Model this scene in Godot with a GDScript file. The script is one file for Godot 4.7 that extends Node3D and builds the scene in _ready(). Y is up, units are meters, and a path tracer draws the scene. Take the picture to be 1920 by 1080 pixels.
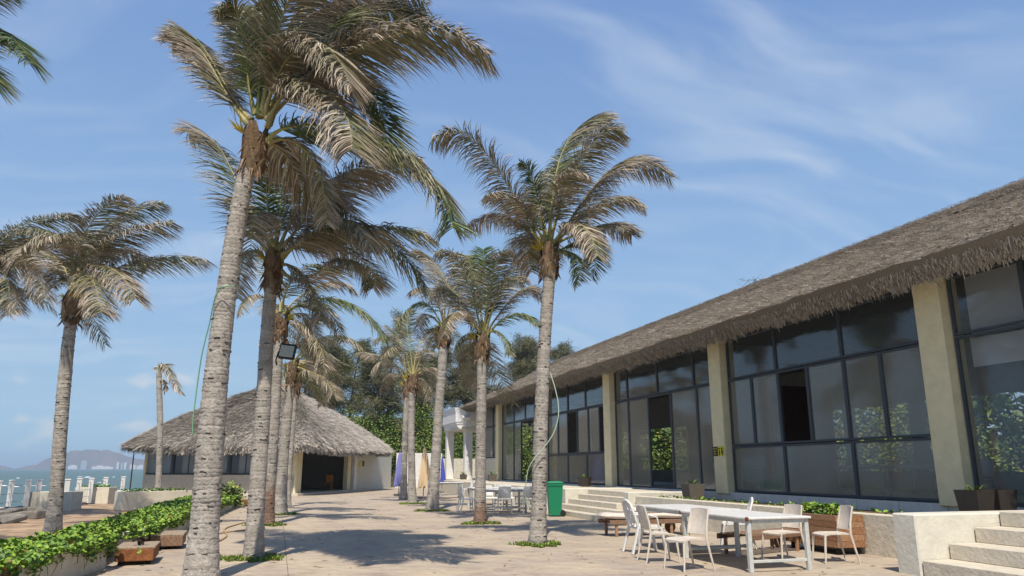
extends Node3D

# ---------------------------------------------------------------- shape builder
class Shape:
	var v := PackedVector3Array()
	var n := PackedVector3Array()
	var c := PackedColorArray()
	var col := Color(1, 1, 1)
	func tri(a: Vector3, b: Vector3, d: Vector3, out := Vector3.ZERO) -> void:
		var nn := (d - a).cross(b - a).normalized()
		if out != Vector3.ZERO and nn.dot(out) < 0.0:
			var t := b; b = d; d = t
			nn = -nn
		v.append(a); v.append(b); v.append(d)
		n.append(nn); n.append(nn); n.append(nn)
		c.append(col); c.append(col); c.append(col)
	func quad(a: Vector3, b: Vector3, d: Vector3, e: Vector3, out := Vector3.ZERO) -> void:
		tri(a, b, d, out); tri(a, d, e, out)
	# box with chamfered edges, in the frame b
	func box(at: Vector3, size: Vector3, ch := 0.0, b := Basis.IDENTITY) -> void:
		var h := size * 0.5
		var k := minf(ch, minf(h.x, minf(h.y, h.z)) * 0.9)
		var p := func(s: Vector3, ax: int) -> Vector3:
			var q := Vector3(s.x * (h.x - k), s.y * (h.y - k), s.z * (h.z - k))
			q[ax] = s[ax] * h[ax]
			return at + b * q
		for ax in 3:
			var a1 := (ax + 1) % 3
			var a2 := (ax + 2) % 3
			for sg in [-1.0, 1.0]:
				var out := Vector3.ZERO
				out[ax] = sg
				var cs := []
				for st in [[-1, -1], [1, -1], [1, 1], [-1, 1]]:
					var s := Vector3.ZERO
					s[ax] = sg; s[a1] = st[0]; s[a2] = st[1]
					cs.append(p.call(s, ax))
				quad(cs[0], cs[1], cs[2], cs[3], b * out)
		if k <= 0.0:
			return
		for ax in 3:
			var a1 := (ax + 1) % 3
			var a2 := (ax + 2) % 3
			for s1 in [-1.0, 1.0]:
				for s2 in [-1.0, 1.0]:
					var s := Vector3.ZERO
					s[ax] = -1.0; s[a1] = s1; s[a2] = s2
					var e := s
					e[ax] = 1.0
					var out := s
					out[ax] = 0.0
					quad(p.call(s, a1), p.call(e, a1), p.call(e, a2), p.call(s, a2), b * out)
		for i in 8:
			var s := Vector3(1 if i & 1 else -1, 1 if i & 2 else -1, 1 if i & 4 else -1)
			tri(p.call(s, 0), p.call(s, 1), p.call(s, 2), b * s)
	# rows of points joined into a smooth sheet
	func sheet(rows: Array, closed := false, cols := []) -> void:
		var R := rows.size()
		var K: int = rows[0].size()
		var nr := []
		for i in R:
			var line := PackedVector3Array()
			for j in K:
				var ja := (j - 1 + K) % K if closed else maxi(j - 1, 0)
				var jb := (j + 1) % K if closed else mini(j + 1, K - 1)
				var du: Vector3 = rows[mini(i + 1, R - 1)][j] - rows[maxi(i - 1, 0)][j]
				var dv: Vector3 = rows[i][jb] - rows[i][ja]
				line.append(dv.cross(du).normalized())
			nr.append(line)
		for i in R - 1:
			for j in (K if closed else K - 1):
				var j2 := (j + 1) % K
				for q in [[i, j], [i + 1, j], [i + 1, j2], [i, j], [i + 1, j2], [i, j2]]:
					v.append(rows[q[0]][q[1]]); n.append(nr[q[0]][q[1]])
					c.append(cols[q[0]][q[1]] if cols else col)
	func tube(pts: Array, rad: Array, sides := 8, caps := true) -> void:
		var rows := []
		var ref := Vector3(0.31, 0.2, 0.93)
		var m := pts.size()
		for i in m:
			var t: Vector3 = (pts[mini(i + 1, m - 1)] - pts[maxi(i - 1, 0)]).normalized()
			var s := (ref - t * ref.dot(t)).normalized()
			ref = s
			var u := t.cross(s)
			var line := PackedVector3Array()
			for j in sides:
				var a := TAU * j / sides
				line.append(pts[i] + (s * cos(a) + u * sin(a)) * rad[i])
			rows.append(line)
		sheet(rows, true)
		if caps:
			for e in [0, m - 1]:
				var o: Vector3 = pts[0] - pts[1] if e == 0 else pts[m - 1] - pts[m - 2]
				for j in sides:
					tri(pts[e], rows[e][j], rows[e][(j + 1) % sides], o)
	func bar(a: Vector3, b: Vector3, w: float, h: float, ch := 0.0) -> void:
		var z := (b - a).normalized()
		var up := Vector3.UP if absf(z.y) < 0.95 else Vector3.RIGHT
		var x := up.cross(z).normalized()
		box((a + b) * 0.5, Vector3(w, h, a.distance_to(b)), ch, Basis(x, z.cross(x), z))
	func lathe(prof: Array, sides := 20, at := Vector3.ZERO) -> void:
		var rows := []
		for p in prof:
			var line := PackedVector3Array()
			for j in sides:
				var a := TAU * j / sides
				line.append(at + Vector3(cos(a) * p.x, p.y, -sin(a) * p.x))
			rows.append(line)
		sheet(rows, true)
	func mesh(m: Material) -> ArrayMesh:
		var arr := []
		arr.resize(Mesh.ARRAY_MAX)
		arr[Mesh.ARRAY_VERTEX] = v
		arr[Mesh.ARRAY_NORMAL] = n
		arr[Mesh.ARRAY_COLOR] = c
		var am := ArrayMesh.new()
		am.add_surface_from_arrays(Mesh.PRIMITIVE_TRIANGLES, arr)
		am.surface_set_material(0, m)
		return am

var M := {}
var used := {}
var rng := RandomNumberGenerator.new()
var boxes := {}

func numbered(s: String) -> String:
	if not used.has(s):
		used[s] = 0
		return s
	used[s] += 1
	return "%s_%03d" % [s, used[s]]
func tag(o: Node, label: String, category: String, group := "", kind := "") -> void:
	if label: o.set_meta("label", label)
	if category: o.set_meta("category", category)
	if group: o.set_meta("group", group)
	if kind: o.set_meta("kind", kind)
func thing(called: String, label: String, category: String, at := Vector3.ZERO, turn := 0.0, group := "") -> Node3D:
	var o := Node3D.new()
	o.name = numbered(called)
	add_child(o)
	o.position = at
	o.rotation.y = turn
	tag(o, label, category, group)
	return o
func put(called: String, mesh: Mesh, parent: Node) -> MeshInstance3D:
	var o := MeshInstance3D.new()
	o.name = numbered(called) if parent == self else called
	o.mesh = mesh
	parent.add_child(o, true)
	return o
func obj(called: String, s: Shape, m: Material, parent: Node) -> MeshInstance3D:
	return put(called, s.mesh(m), parent)
func bx(called: String, at: Vector3, size: Vector3, m: Material, parent: Node, ch := 0.008) -> MeshInstance3D:
	var key := "%s %s %f" % [size, m.resource_name, ch]
	if not boxes.has(key):
		var s := Shape.new()
		s.box(Vector3.ZERO, size, ch)
		boxes[key] = s.mesh(m)
	var o := put(called, boxes[key], parent)
	o.position = at
	return o
func structure(o: Node) -> Node:
	o.set_meta("kind", "structure")
	return o
func stuff(o: Node) -> Node:
	o.set_meta("kind", "stuff")
	return o
func rr(a: float, b: float) -> float:
	return rng.randf_range(a, b)
func lin(r: float, g: float, b: float) -> Color:
	return Color(r, g, b).linear_to_srgb()

# ---------------------------------------------------------------- materials
var noise_tex := {}
func noise_texture(key: String, freq: float, lo: float, hi: float, sx := 512, normal := 0.0, kind := FastNoiseLite.TYPE_SIMPLEX_SMOOTH) -> NoiseTexture2D:
	if noise_tex.has(key):
		return noise_tex[key]
	var t := NoiseTexture2D.new()
	var f := FastNoiseLite.new()
	f.seed = hash(key) % 1000
	f.noise_type = kind
	f.frequency = freq
	f.fractal_octaves = 5
	f.fractal_gain = 0.62
	t.noise = f
	t.width = sx
	t.height = sx
	t.seamless = true
	if normal > 0.0:
		t.as_normal_map = true
		t.bump_strength = normal
	else:
		var g := Gradient.new()
		g.set_color(0, Color(lo, lo, lo))
		g.set_color(1, Color(hi, hi, hi))
		t.color_ramp = g
	noise_tex[key] = t
	return t
# c: linear base colour. grain: albedo noise key, scale: repeats per metre
func mat(called: String, c: Color, rough: float, grain := "", scale := 0.7, relief := "", vertex := false, amount := 1.0) -> StandardMaterial3D:
	var m := StandardMaterial3D.new()
	m.resource_name = called
	m.albedo_color = lin(c.r, c.g, c.b) if not vertex else Color.WHITE
	m.vertex_color_use_as_albedo = vertex
	m.roughness = rough
	m.metallic_specular = 0.35
	m.cull_mode = BaseMaterial3D.CULL_DISABLED
	if grain:
		m.albedo_texture = noise_tex[grain]
	if relief:
		m.normal_enabled = true
		m.normal_texture = noise_tex[relief]
		m.normal_scale = amount
	if grain or relief:
		m.uv1_triplanar = true
		m.uv1_world_triplanar = true
		m.uv1_scale = Vector3.ONE * scale
	M[called] = m
	return m

func make_materials() -> void:
	noise_texture("fine", 0.03, 0.68, 1.0)
	noise_texture("soft", 0.012, 0.86, 1.0)
	noise_texture("faint", 0.012, 0.92, 1.0)
	noise_texture("scuff", 0.02, 0.84, 1.0, 512, 0.0, FastNoiseLite.TYPE_PERLIN)
	noise_texture("blotch", 0.009, 0.6, 1.0, 512, 0.0, FastNoiseLite.TYPE_PERLIN)
	noise_texture("bump", 0.035, 0, 1, 512, 6.0)
	noise_texture("coarse_bump", 0.014, 0, 1, 512, 8.0)
	noise_texture("ripple", 0.02, 0, 1, 512, 5.0, FastNoiseLite.TYPE_PERLIN)
	mat("sand", Color(0.58, 0.41, 0.27), 0.95, "blotch", 0.35, "bump")
	mat("earth", Color(0.20, 0.15, 0.09), 1.0, "blotch", 0.3, "coarse_bump")
	mat("bank", Color(0.10, 0.10, 0.045), 1.0, "blotch", 0.3, "coarse_bump")
	mat("joint", Color(0.32, 0.27, 0.21), 1.0, "fine", 0.8)
	mat("cream_wall", Color(0.72, 0.67, 0.55), 0.9, "soft", 0.5, "bump", false, 0.25)
	mat("white_wall", Color(0.66, 0.64, 0.56), 0.85, "faint", 0.5, "bump", false, 0.2)
	mat("bright_wall", Color(0.78, 0.77, 0.75), 0.8, "faint", 0.4, "bump", false, 0.15)
	mat("hut_wall", Color(0.60, 0.56, 0.47), 0.9, "soft", 0.5, "bump", false, 0.25)
	mat("column_paint", Color(0.80, 0.71, 0.46), 0.85, "faint", 0.45, "bump", false, 0.25)
	mat("step_stone", Color(0.66, 0.60, 0.50), 0.9, "soft", 0.6, "bump", false, 0.3)
	mat("plinth_tile", Color(0.68, 0.67, 0.65), 0.6, "soft", 0.7)
	mat("old_concrete", Color(0.30, 0.28, 0.25), 1.0, "blotch", 0.8, "coarse_bump")
	mat("frame_metal", Color(0.055, 0.065, 0.08), 0.5)
	mat("beam_wood", Color(0.075, 0.034, 0.026), 0.8, "fine", 0.6, "bump")
	mat("dark_wood", Color(0.05, 0.035, 0.025), 0.85, "fine", 0.7, "bump")
	mat("interior_wall", Color(0.34, 0.33, 0.29), 0.9, "soft", 0.4)
	mat("interior_floor", Color(0.22, 0.20, 0.17), 0.5, "soft", 0.5)
	mat("red_wood", Color(0.16, 0.055, 0.03), 0.55, "fine", 0.8)
	mat("teak", Color(0.40, 0.21, 0.11), 0.7, "fine", 0.9, "bump", false, 0.4)
	mat("teak_pale", Color(0.47, 0.27, 0.15), 0.7, "fine", 1.1, "bump", false, 0.4)
	mat("old_teak", Color(0.32, 0.20, 0.135), 0.75, "fine", 0.9, "bump", false, 0.4)
	mat("bench_wood", Color(0.33, 0.13, 0.05), 0.7, "blotch", 1.4, "bump", false, 0.5)
	mat("bench_top", Color(0.46, 0.36, 0.27), 0.85, "fine", 0.9, "bump", false, 0.4)
	mat("chair_orange", Color(0.50, 0.22, 0.05), 0.6)
	mat("resin_white", Color(0.80, 0.79, 0.77), 0.42, "scuff", 1.3)
	mat("resin_greige", Color(0.70, 0.63, 0.55), 0.5, "scuff", 1.3)
	mat("table_white", Color(0.80, 0.80, 0.79), 0.4, "scuff", 0.9)
	mat("table_metal", Color(0.58, 0.60, 0.58), 0.5, "soft", 1.6)
	mat("rust", Color(0.22, 0.07, 0.03), 0.9, "fine", 3.0)
	mat("cushion", Color(0.74, 0.66, 0.60), 0.95, "soft", 2.0, "bump", false, 0.3)
	mat("bin_green", Color(0.015, 0.20, 0.10), 0.42)
	mat("black_rubber", Color(0.02, 0.02, 0.02), 0.8)
	mat("pot_dark", Color(0.055, 0.046, 0.04), 0.65, "soft", 1.5, "bump", false, 0.2)
	mat("pot_grey", Color(0.14, 0.125, 0.105), 0.8, "soft", 1.5, "bump", false, 0.2)
	mat("hose_green", Color(0.16, 0.36, 0.22), 0.5)
	mat("hose_pale", Color(0.40, 0.52, 0.42), 0.5)
	mat("hose_tan", Color(0.42, 0.28, 0.15), 0.8)
	mat("lamp_black", Color(0.02, 0.02, 0.02), 0.5)
	mat("lamp_glass", Color(0.42, 0.44, 0.38), 0.25, "soft", 3.0)
	mat("sign_yellow", Color(0.66, 0.56, 0.02), 0.5)
	mat("sign_black", Color(0.015, 0.015, 0.015), 0.5)
	mat("blind", Color(0.62, 0.64, 0.66), 0.9)
	mat("curtain", Color(0.55, 0.60, 0.62), 0.95)
	mat("umbrella_blue", Color(0.19, 0.20, 0.46), 0.9)
	mat("umbrella_deep", Color(0.07, 0.10, 0.42), 0.9)
	mat("umbrella_sand", Color(0.62, 0.48, 0.31), 0.95)
	mat("wire", Color(0.35, 0.35, 0.34), 0.5)
	mat("far_hill", Color(0.21, 0.14, 0.11), 1.0, "blotch", 0.004)
	mat("far_white", Color(0.70, 0.69, 0.68), 0.9)
	mat("far_grey", Color(0.38, 0.41, 0.46), 0.9)
	mat("foam", Color(0.86, 0.88, 0.88), 0.9)
	mat("trunk", Color.WHITE, 0.95, "fine", 1.3, "bump", true, 1.0)
	mat("thatch_base", Color(0.27, 0.24, 0.21), 1.0, "fine", 1.5, "coarse_bump", false, 1.0)
	var st := mat("straw", Color.WHITE, 0.9, "", 1.0, "", true)
	st.metallic_specular = 0.2
	for nm in ["frond", "leaf", "needle", "grass"]:
		var l := mat(nm, Color.WHITE, 0.5, "", 1.0, "", true)
		l.backlight = lin(0.35, 0.35, 0.28)
		l.metallic_specular = 0.4
	var g := mat("dusty_glass", Color(0.25, 0.25, 0.215), 0.08, "", 1.0)
	g.transparency = BaseMaterial3D.TRANSPARENCY_ALPHA
	g.albedo_color.a = 0.40
	g.metallic_specular = 0.5
	var g2 := mat("clear_glass", Color(0.10, 0.12, 0.13), 0.06, "", 1.0)
	g2.transparency = BaseMaterial3D.TRANSPARENCY_ALPHA
	g2.albedo_color.a = 0.22
	g2.metallic_specular = 0.5
	var w := mat("sea", Color(0.10, 0.165, 0.165), 0.5, "soft", 0.02, "ripple", false, 1.0)
	w.uv1_scale = Vector3.ONE * 0.11
	# cast concrete of the promenade: grain, pink and grey patches, dark specks
	var im := Image.create(1024, 1024, false, Image.FORMAT_RGB8)
	var fa := FastNoiseLite.new(); fa.seed = 3; fa.frequency = 0.006; fa.fractal_octaves = 4
	var fb := FastNoiseLite.new(); fb.seed = 9; fb.frequency = 0.11; fb.fractal_octaves = 3
	var fc := FastNoiseLite.new(); fc.seed = 21; fc.frequency = 0.016; fc.fractal_octaves = 5
	for y in 1024:
		for x in 1024:
			# fold the noise at the borders so that the tile repeats without a seam
			var px := absf(x - 512.0); var py := absf(y - 512.0)
			var a := fa.get_noise_2d(px, py); var b := fb.get_noise_2d(x, y); var d := fc.get_noise_2d(px + 900.0, py)
			var l := 0.40 * (1.0 + 0.22 * a + 0.10 * b - 0.5 * clampf(d - 0.16, 0.0, 1.0))
			im.set_pixel(x, y, Color(l * (1.0 + 0.05 * d), l * 0.835, l * (0.66 - 0.06 * a)).linear_to_srgb())
	im.generate_mipmaps()
	var pv := mat("paving", Color.WHITE, 0.92, "soft", 0.09, "bump", false, 0.5)
	pv.albedo_texture = ImageTexture.create_from_image(im)
	pv.albedo_color = Color.WHITE

const PALMS := {
	"p1": {"t": [[-0.86,0,-11.13,0.22],[-0.87,0.75,-11.13,0.2],[-0.89,1.58,-11.14,0.2],[-0.9,2.59,-11.14,0.18],[-0.88,3.49,-11.13,0.16],[-0.84,4.43,-11.12,0.15],[-0.78,5.33,-11.1,0.14],[-0.72,5.84,-11.08,0.14],[-0.66,6.31,-11.07,0.14]], "f": [[0.75,-0.73,6.57,-11.09,-1.16,7.24,-11.47,-1.58,8.05,-11.88,-1.98,8.48,-12.17],[0.8,-0.77,6.49,-11.1,-1.29,7.33,-11.42,-1.67,8,-11.73,-2.11,8.18,-11.98],[0.55,-0.69,6.66,-11.07,-0.87,7.4,-10.92,-1.03,8.07,-10.74,-1.29,8.1,-10.67],[0.6,-0.66,6.71,-11.07,-0.76,7.72,-11.3,-0.92,8.63,-11.59,-0.66,8.97,-11.65],[0.8,-0.53,6.57,-11.03,0.28,7.22,-10.41,1.34,7.58,-9.66,2.44,7.06,-9.06],[0.8,-0.56,6.66,-11.03,-0.28,8.38,-11.16,0.45,9.53,-11.17,1.85,8.92,-10.89],[0.7,-0.59,6.71,-11.04,-0.45,7.87,-10.67,-0.05,8.62,-10.17,0.85,8.27,-9.66],[0.55,-0.52,6.66,-11.02,0.18,8.22,-11.22,1.03,9.01,-11.43,1.91,8.87,-11.46],[0.85,-0.51,6.57,-11.02,0.13,7.36,-10.7,0.64,7.82,-10.4,1.21,7.72,-10.14],[0.25,-0.47,6.49,-11.01,0.22,7.6,-11.13,1.08,7.33,-11.24,1.19,6.45,-11.44],[0.45,-0.47,6.23,-11.01,0.26,6.35,-10.5,1.43,5.75,-9.81,2.04,4.6,-9.42],[0.8,-0.48,6.18,-11.01,-0.03,6.27,-11.08,0.32,5.84,-11.21,0.47,5.11,-11.31],[0.85,-0.56,6.62,-11.03,-0.26,7.33,-10.45,0.17,7.25,-9.75,0.61,6.33,-9.27],[0.8,-0.59,6.62,-11.05,-0.38,8.1,-11.52,0.17,9.18,-11.96,1,9.21,-12.09],[0.85,-0.5,6.44,-11.02,-0.08,6.85,-10.31,0.42,6.27,-9.5,0.63,5.39,-9.02],[0.7,-0.63,6.62,-11.06,-0.62,7.86,-11.67,-0.34,8.87,-12.29,0.36,9.58,-12.52],[0.2,-0.64,6.66,-11.06,-0.67,7.2,-10.99,-0.67,7.69,-10.89,-0.69,8.2,-10.84]]},
	"p2": {"t": [[-0.27,0,-13.66,0.16],[-0.29,0.74,-13.67,0.15],[-0.3,1.7,-13.67,0.15],[-0.31,2.69,-13.68,0.14],[-0.33,3.62,-13.68,0.13],[-0.33,4.39,-13.68,0.12],[-0.31,4.78,-13.68,0.13],[-0.31,5.13,-13.68,0.13]], "f": [[0.7,-0.37,5.2,-13.69,-0.85,6.08,-14.1,-1.41,7.38,-14.56,-2.16,7.95,-14.98],[0.3,-0.34,5.33,-13.69,-0.47,5.93,-13.52,-0.53,6.35,-13.3,-0.57,6.62,-13.17],[0.5,-0.33,5.33,-13.68,-0.28,6.06,-13.87,-0.27,6.68,-14.1,-0.16,7.29,-14.22],[0.85,-0.23,5.28,-13.65,0.32,5.97,-13.12,1.07,6.62,-12.48,2,6.64,-11.94],[0.8,-0.25,5.28,-13.66,0.14,6.33,-13.9,0.81,7.02,-14.11,1.74,7.07,-14.08],[0.55,-0.22,5.08,-13.65,0.35,5.49,-13.16,1.31,5.53,-12.52,2.16,5.32,-12.04],[0.45,-0.22,5.06,-13.65,0.65,5.78,-13.69,1.65,5.68,-13.74,2.46,4.84,-13.71],[0.85,-0.21,4.93,-13.64,0.31,4.68,-13.07,0.71,4.84,-12.48,0.99,4.63,-12.1],[0.8,-0.4,5.18,-13.7,-0.69,5.87,-14.05,-0.88,6.34,-14.4,-1.15,6.51,-14.67],[0.85,-0.39,5.03,-13.7,-0.72,5.22,-13.59,-0.84,4.87,-13.4,-0.84,4.26,-13.25],[0.85,-0.29,5.28,-13.67,-0.14,6.27,-14.14,0.33,6.93,-14.58,1,6.49,-14.75],[0.85,-0.24,5.18,-13.65,0.26,5.43,-12.99,0.74,5.53,-12.25,1.24,4.87,-11.73],[0.8,-0.24,5.13,-13.65,0.49,5.55,-14,1.33,5.41,-14.39,1.59,4.96,-14.71],[0.8,-0.38,5.28,-13.7,-0.56,5.64,-13.29,-0.66,5.66,-12.79,-0.66,4.91,-12.46],[0.8,-0.25,4.98,-13.66,0.13,4.86,-13.44,0.43,4.34,-13.23,0.53,3.95,-13.12]]},
	"p3": {"t": [[-0.16,0,-21.41,0.19],[-0.18,1.15,-21.42,0.18],[-0.18,2.54,-21.42,0.18],[-0.2,3.98,-21.42,0.16],[-0.19,4.86,-21.42,0.15],[-0.18,5.46,-21.42,0.16]], "f": [[0.3,-0.12,5.62,-21.4,0.67,6.02,-20.92,1.65,5.81,-20.35,2.56,4.76,-19.9],[0.8,-0.15,5.62,-21.41,0.39,6.28,-21.48,1.11,6.66,-21.53,1.8,6.46,-21.49],[0.85,-0.29,5.62,-21.45,-0.75,6.09,-21.3,-1.08,5.94,-21.08,-1.28,5.46,-20.94],[0.7,-0.22,5.69,-21.43,-0.35,6.43,-21.66,-0.6,6.95,-21.95,-0.87,7.47,-22.17],[0.8,-0.07,5.46,-21.38,0.44,5.29,-21.08,0.89,4.67,-20.78,0.99,4.07,-20.65],[0.8,-0.08,5.62,-21.38,0.56,6.01,-21.62,1.18,5.8,-21.92,1.54,5.06,-22.11],[0.5,-0.16,5.77,-21.41,0,6.43,-20.93,0.46,6.77,-20.3,1,6.61,-19.83],[0.85,-0.07,5.46,-21.38,0.43,5.68,-21.56,0.76,5.29,-21.84,0.74,4.55,-22.09]]},
	"p4": {"t": [[0.19,0,-26.13,0.22],[0.17,1.42,-26.13,0.19],[0.19,2.96,-26.13,0.18],[0.22,4.01,-26.12,0.16],[0.25,4.73,-26.11,0.16]], "f": [[0.6,0.31,4.91,-26.09,0.91,5.6,-25.72,1.75,5.75,-25.25,2.44,5.28,-24.9],[0.5,0.33,4.82,-26.09,1.15,4.94,-26.08,1.86,4.98,-26.13,2.14,4.81,-26.21],[0.8,0.34,4.76,-26.08,0.98,4.52,-25.65,1.49,4.14,-25.22,1.64,3.69,-25.01],[0.85,0.24,4.91,-26.11,-0.12,5.68,-26.51,-0.49,5.92,-26.95,-0.73,5.58,-27.23],[0.7,0.27,5,-26.1,0.39,5.76,-25.74,0.77,6.24,-25.24,1.35,6.19,-24.82],[0.8,0.33,4.87,-26.09,0.96,5.33,-26.28,1.53,5.02,-26.54,1.67,4.31,-26.76],[0.8,0.25,4.73,-26.11,0.03,4.72,-26.08,-0.1,4.17,-26.01,-0.12,3.72,-25.95]]},
	"p5": {"t": [[0.46,0,-31,0.15],[0.44,1.41,-31,0.13],[0.46,3.04,-31,0.13],[0.45,4.29,-31,0.13],[0.5,4.82,-30.99,0.13]], "f": [[0.7,0.52,4.88,-30.98,0.95,5.32,-30.66,1.56,5.09,-30.26,1.89,4.44,-30.02],[0.6,0.51,4.92,-30.98,0.83,5.8,-31.08,1.34,6.05,-31.14,2.1,5.74,-31.04],[0.85,0.49,4.92,-30.99,0.24,5.33,-30.92,0.05,5.1,-30.82,-0.01,4.46,-30.73],[0.8,0.52,4.88,-30.98,1.1,4.84,-31.04,1.45,4.33,-31.21,1.56,3.92,-31.34],[0.4,0.51,4.96,-30.98,0.53,5.55,-30.88,0.79,6.18,-30.69,1.09,6.38,-30.54]]},
	"p6": {"t": [[-4.71,0,-19.78,0.18],[-4.75,0.96,-19.79,0.16],[-4.85,2.39,-19.82,0.16],[-4.92,3.62,-19.84,0.16],[-4.95,4.38,-19.85,0.15],[-4.96,5.03,-19.86,0.15],[-4.97,5.42,-19.86,0.17]], "f": [[0.75,-4.98,5.68,-19.86,-4.92,6.68,-19.56,-4.5,7.38,-19.1,-3.93,7.74,-18.73],[0.6,-4.95,5.68,-19.85,-4.81,6.83,-20.05,-4.2,7.68,-20.13,-3.32,8.1,-20.03],[0.8,-4.92,5.62,-19.84,-4.44,6.64,-19.5,-3.71,7.04,-19.06,-2.82,7.19,-18.66],[0.55,-4.89,5.55,-19.83,-4.21,6.13,-19.81,-3.28,6.53,-19.75,-2.04,6.53,-19.51],[0.85,-4.89,5.58,-19.83,-4.32,6.11,-19.23,-3.7,5.72,-18.55,-3.3,5.15,-18.12],[0.35,-4.95,5.66,-19.85,-4.91,6.76,-20.32,-4.74,7.05,-20.81,-4.42,6.57,-21.05],[0.85,-5,5.66,-19.87,-5.12,6.52,-19.52,-5.52,6.78,-19.21,-5.97,6.32,-19.08],[0.85,-5.02,5.62,-19.87,-5.52,6.43,-20.31,-6.17,6.8,-20.84,-6.81,6.29,-21.23],[0.8,-4.94,5.62,-19.85,-4.82,6.46,-19.24,-5.05,6.66,-18.66,-5.47,6.35,-18.38],[0.8,-4.92,5.62,-19.84,-4.73,6.64,-20.35,-4.11,6.97,-20.82,-3.67,6.64,-21.09],[0.85,-4.96,5.55,-19.85,-4.65,5.95,-19.23,-4.21,5.42,-18.5,-3.94,4.79,-18.05],[0.8,-5.01,5.58,-19.87,-5.34,6.25,-20.11,-5.51,6.3,-20.33,-5.59,5.78,-20.46]]},
	"p8": {"t": [[-8.64,0,-26.17,0.23],[-8.75,1.12,-26.2,0.22],[-9.04,3.59,-26.29,0.21],[-9.2,5.21,-26.34,0.2],[-9.33,6.54,-26.38,0.21]], "f": [[0.6,-9.32,6.97,-26.38,-8.76,8.45,-25.97,-7.49,8.98,-25.31,-6.57,9.06,-24.85],[0.7,-9.26,6.88,-26.36,-8.39,8.15,-26.33,-7.09,8.77,-26.2,-5.73,8.82,-25.96],[0.85,-9.25,6.8,-26.35,-8.46,7.81,-25.73,-7.48,7.35,-25,-6.87,6.31,-24.54],[0.85,-9.28,6.8,-26.36,-9.09,8.19,-26.69,-8.43,8.32,-26.92,-7.76,7.13,-26.98],[0.8,-9.29,6.88,-26.37,-8.72,7.89,-26.1,-7.89,7.86,-25.73,-7.51,6.48,-25.55],[0.85,-9.28,6.8,-26.36,-8.91,7.49,-25.97,-8.27,7.07,-25.44,-7.95,5.88,-25.14],[0.85,-9.28,6.71,-26.36,-8.74,7.18,-26.01,-8.14,6.79,-25.61,-7.67,6.01,-25.33],[0.8,-9.37,6.97,-26.39,-9.86,8.48,-26.68,-10.57,9.42,-27.06,-10.18,9.82,-27.05],[0.8,-9.42,6.88,-26.41,-10.17,7.8,-26.21,-10.75,7.83,-25.89,-11.09,7.09,-25.69],[0.8,-9.32,6.97,-26.38,-8.94,8.21,-26.69,-8.35,8.71,-27,-7.53,8.25,-27.05],[0.6,-9.29,6.88,-26.37,-8.54,8.11,-25.61,-7.55,8.44,-24.71,-6.63,8.07,-24.06]]},
	"p0": {"t": [[-4.8,0,-12.96,0.19],[-4.94,0.85,-13,0.18],[-5.16,2.34,-13.06,0.17],[-5.46,4.44,-13.16,0.15],[-5.71,6.18,-13.23,0.14],[-5.84,7.2,-13.27,0.15]], "f": [[0.3,-5.94,7.38,-13.3,-5.48,8.19,-12.9,-4.81,8.25,-12.4,-3.98,7.45,-11.96],[0.35,-5.91,7.29,-13.29,-5.74,8.01,-13.5,-5.35,7.87,-13.68,-5,7.02,-13.76],[0.5,-5.97,7.43,-13.31,-5.7,8.24,-12.88,-5.23,8.74,-12.34,-4.49,8.67,-11.87],[0.7,-5.94,7.38,-13.3,-6.88,8.46,-13.94,-7.87,8.9,-14.64,-8.63,8.42,-15.12],[0.8,-5.91,7.29,-13.29,-6.37,7.55,-13.22,-6.63,7.05,-13.05,-6.63,6.27,-12.89],[0.7,-5.88,7.48,-13.28,-6.22,8.55,-13.56,-6.3,9.5,-13.79,-5.99,10.02,-13.82],[0.4,-5.93,7.34,-13.3,-5.49,7.71,-12.73,-4.88,7.52,-12.05,-4.28,6.83,-11.55],[0.8,-5.81,7.34,-13.26,-5.7,7.98,-13.62,-5.49,7.82,-14.01,-5.29,7.04,-14.22]]},
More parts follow.
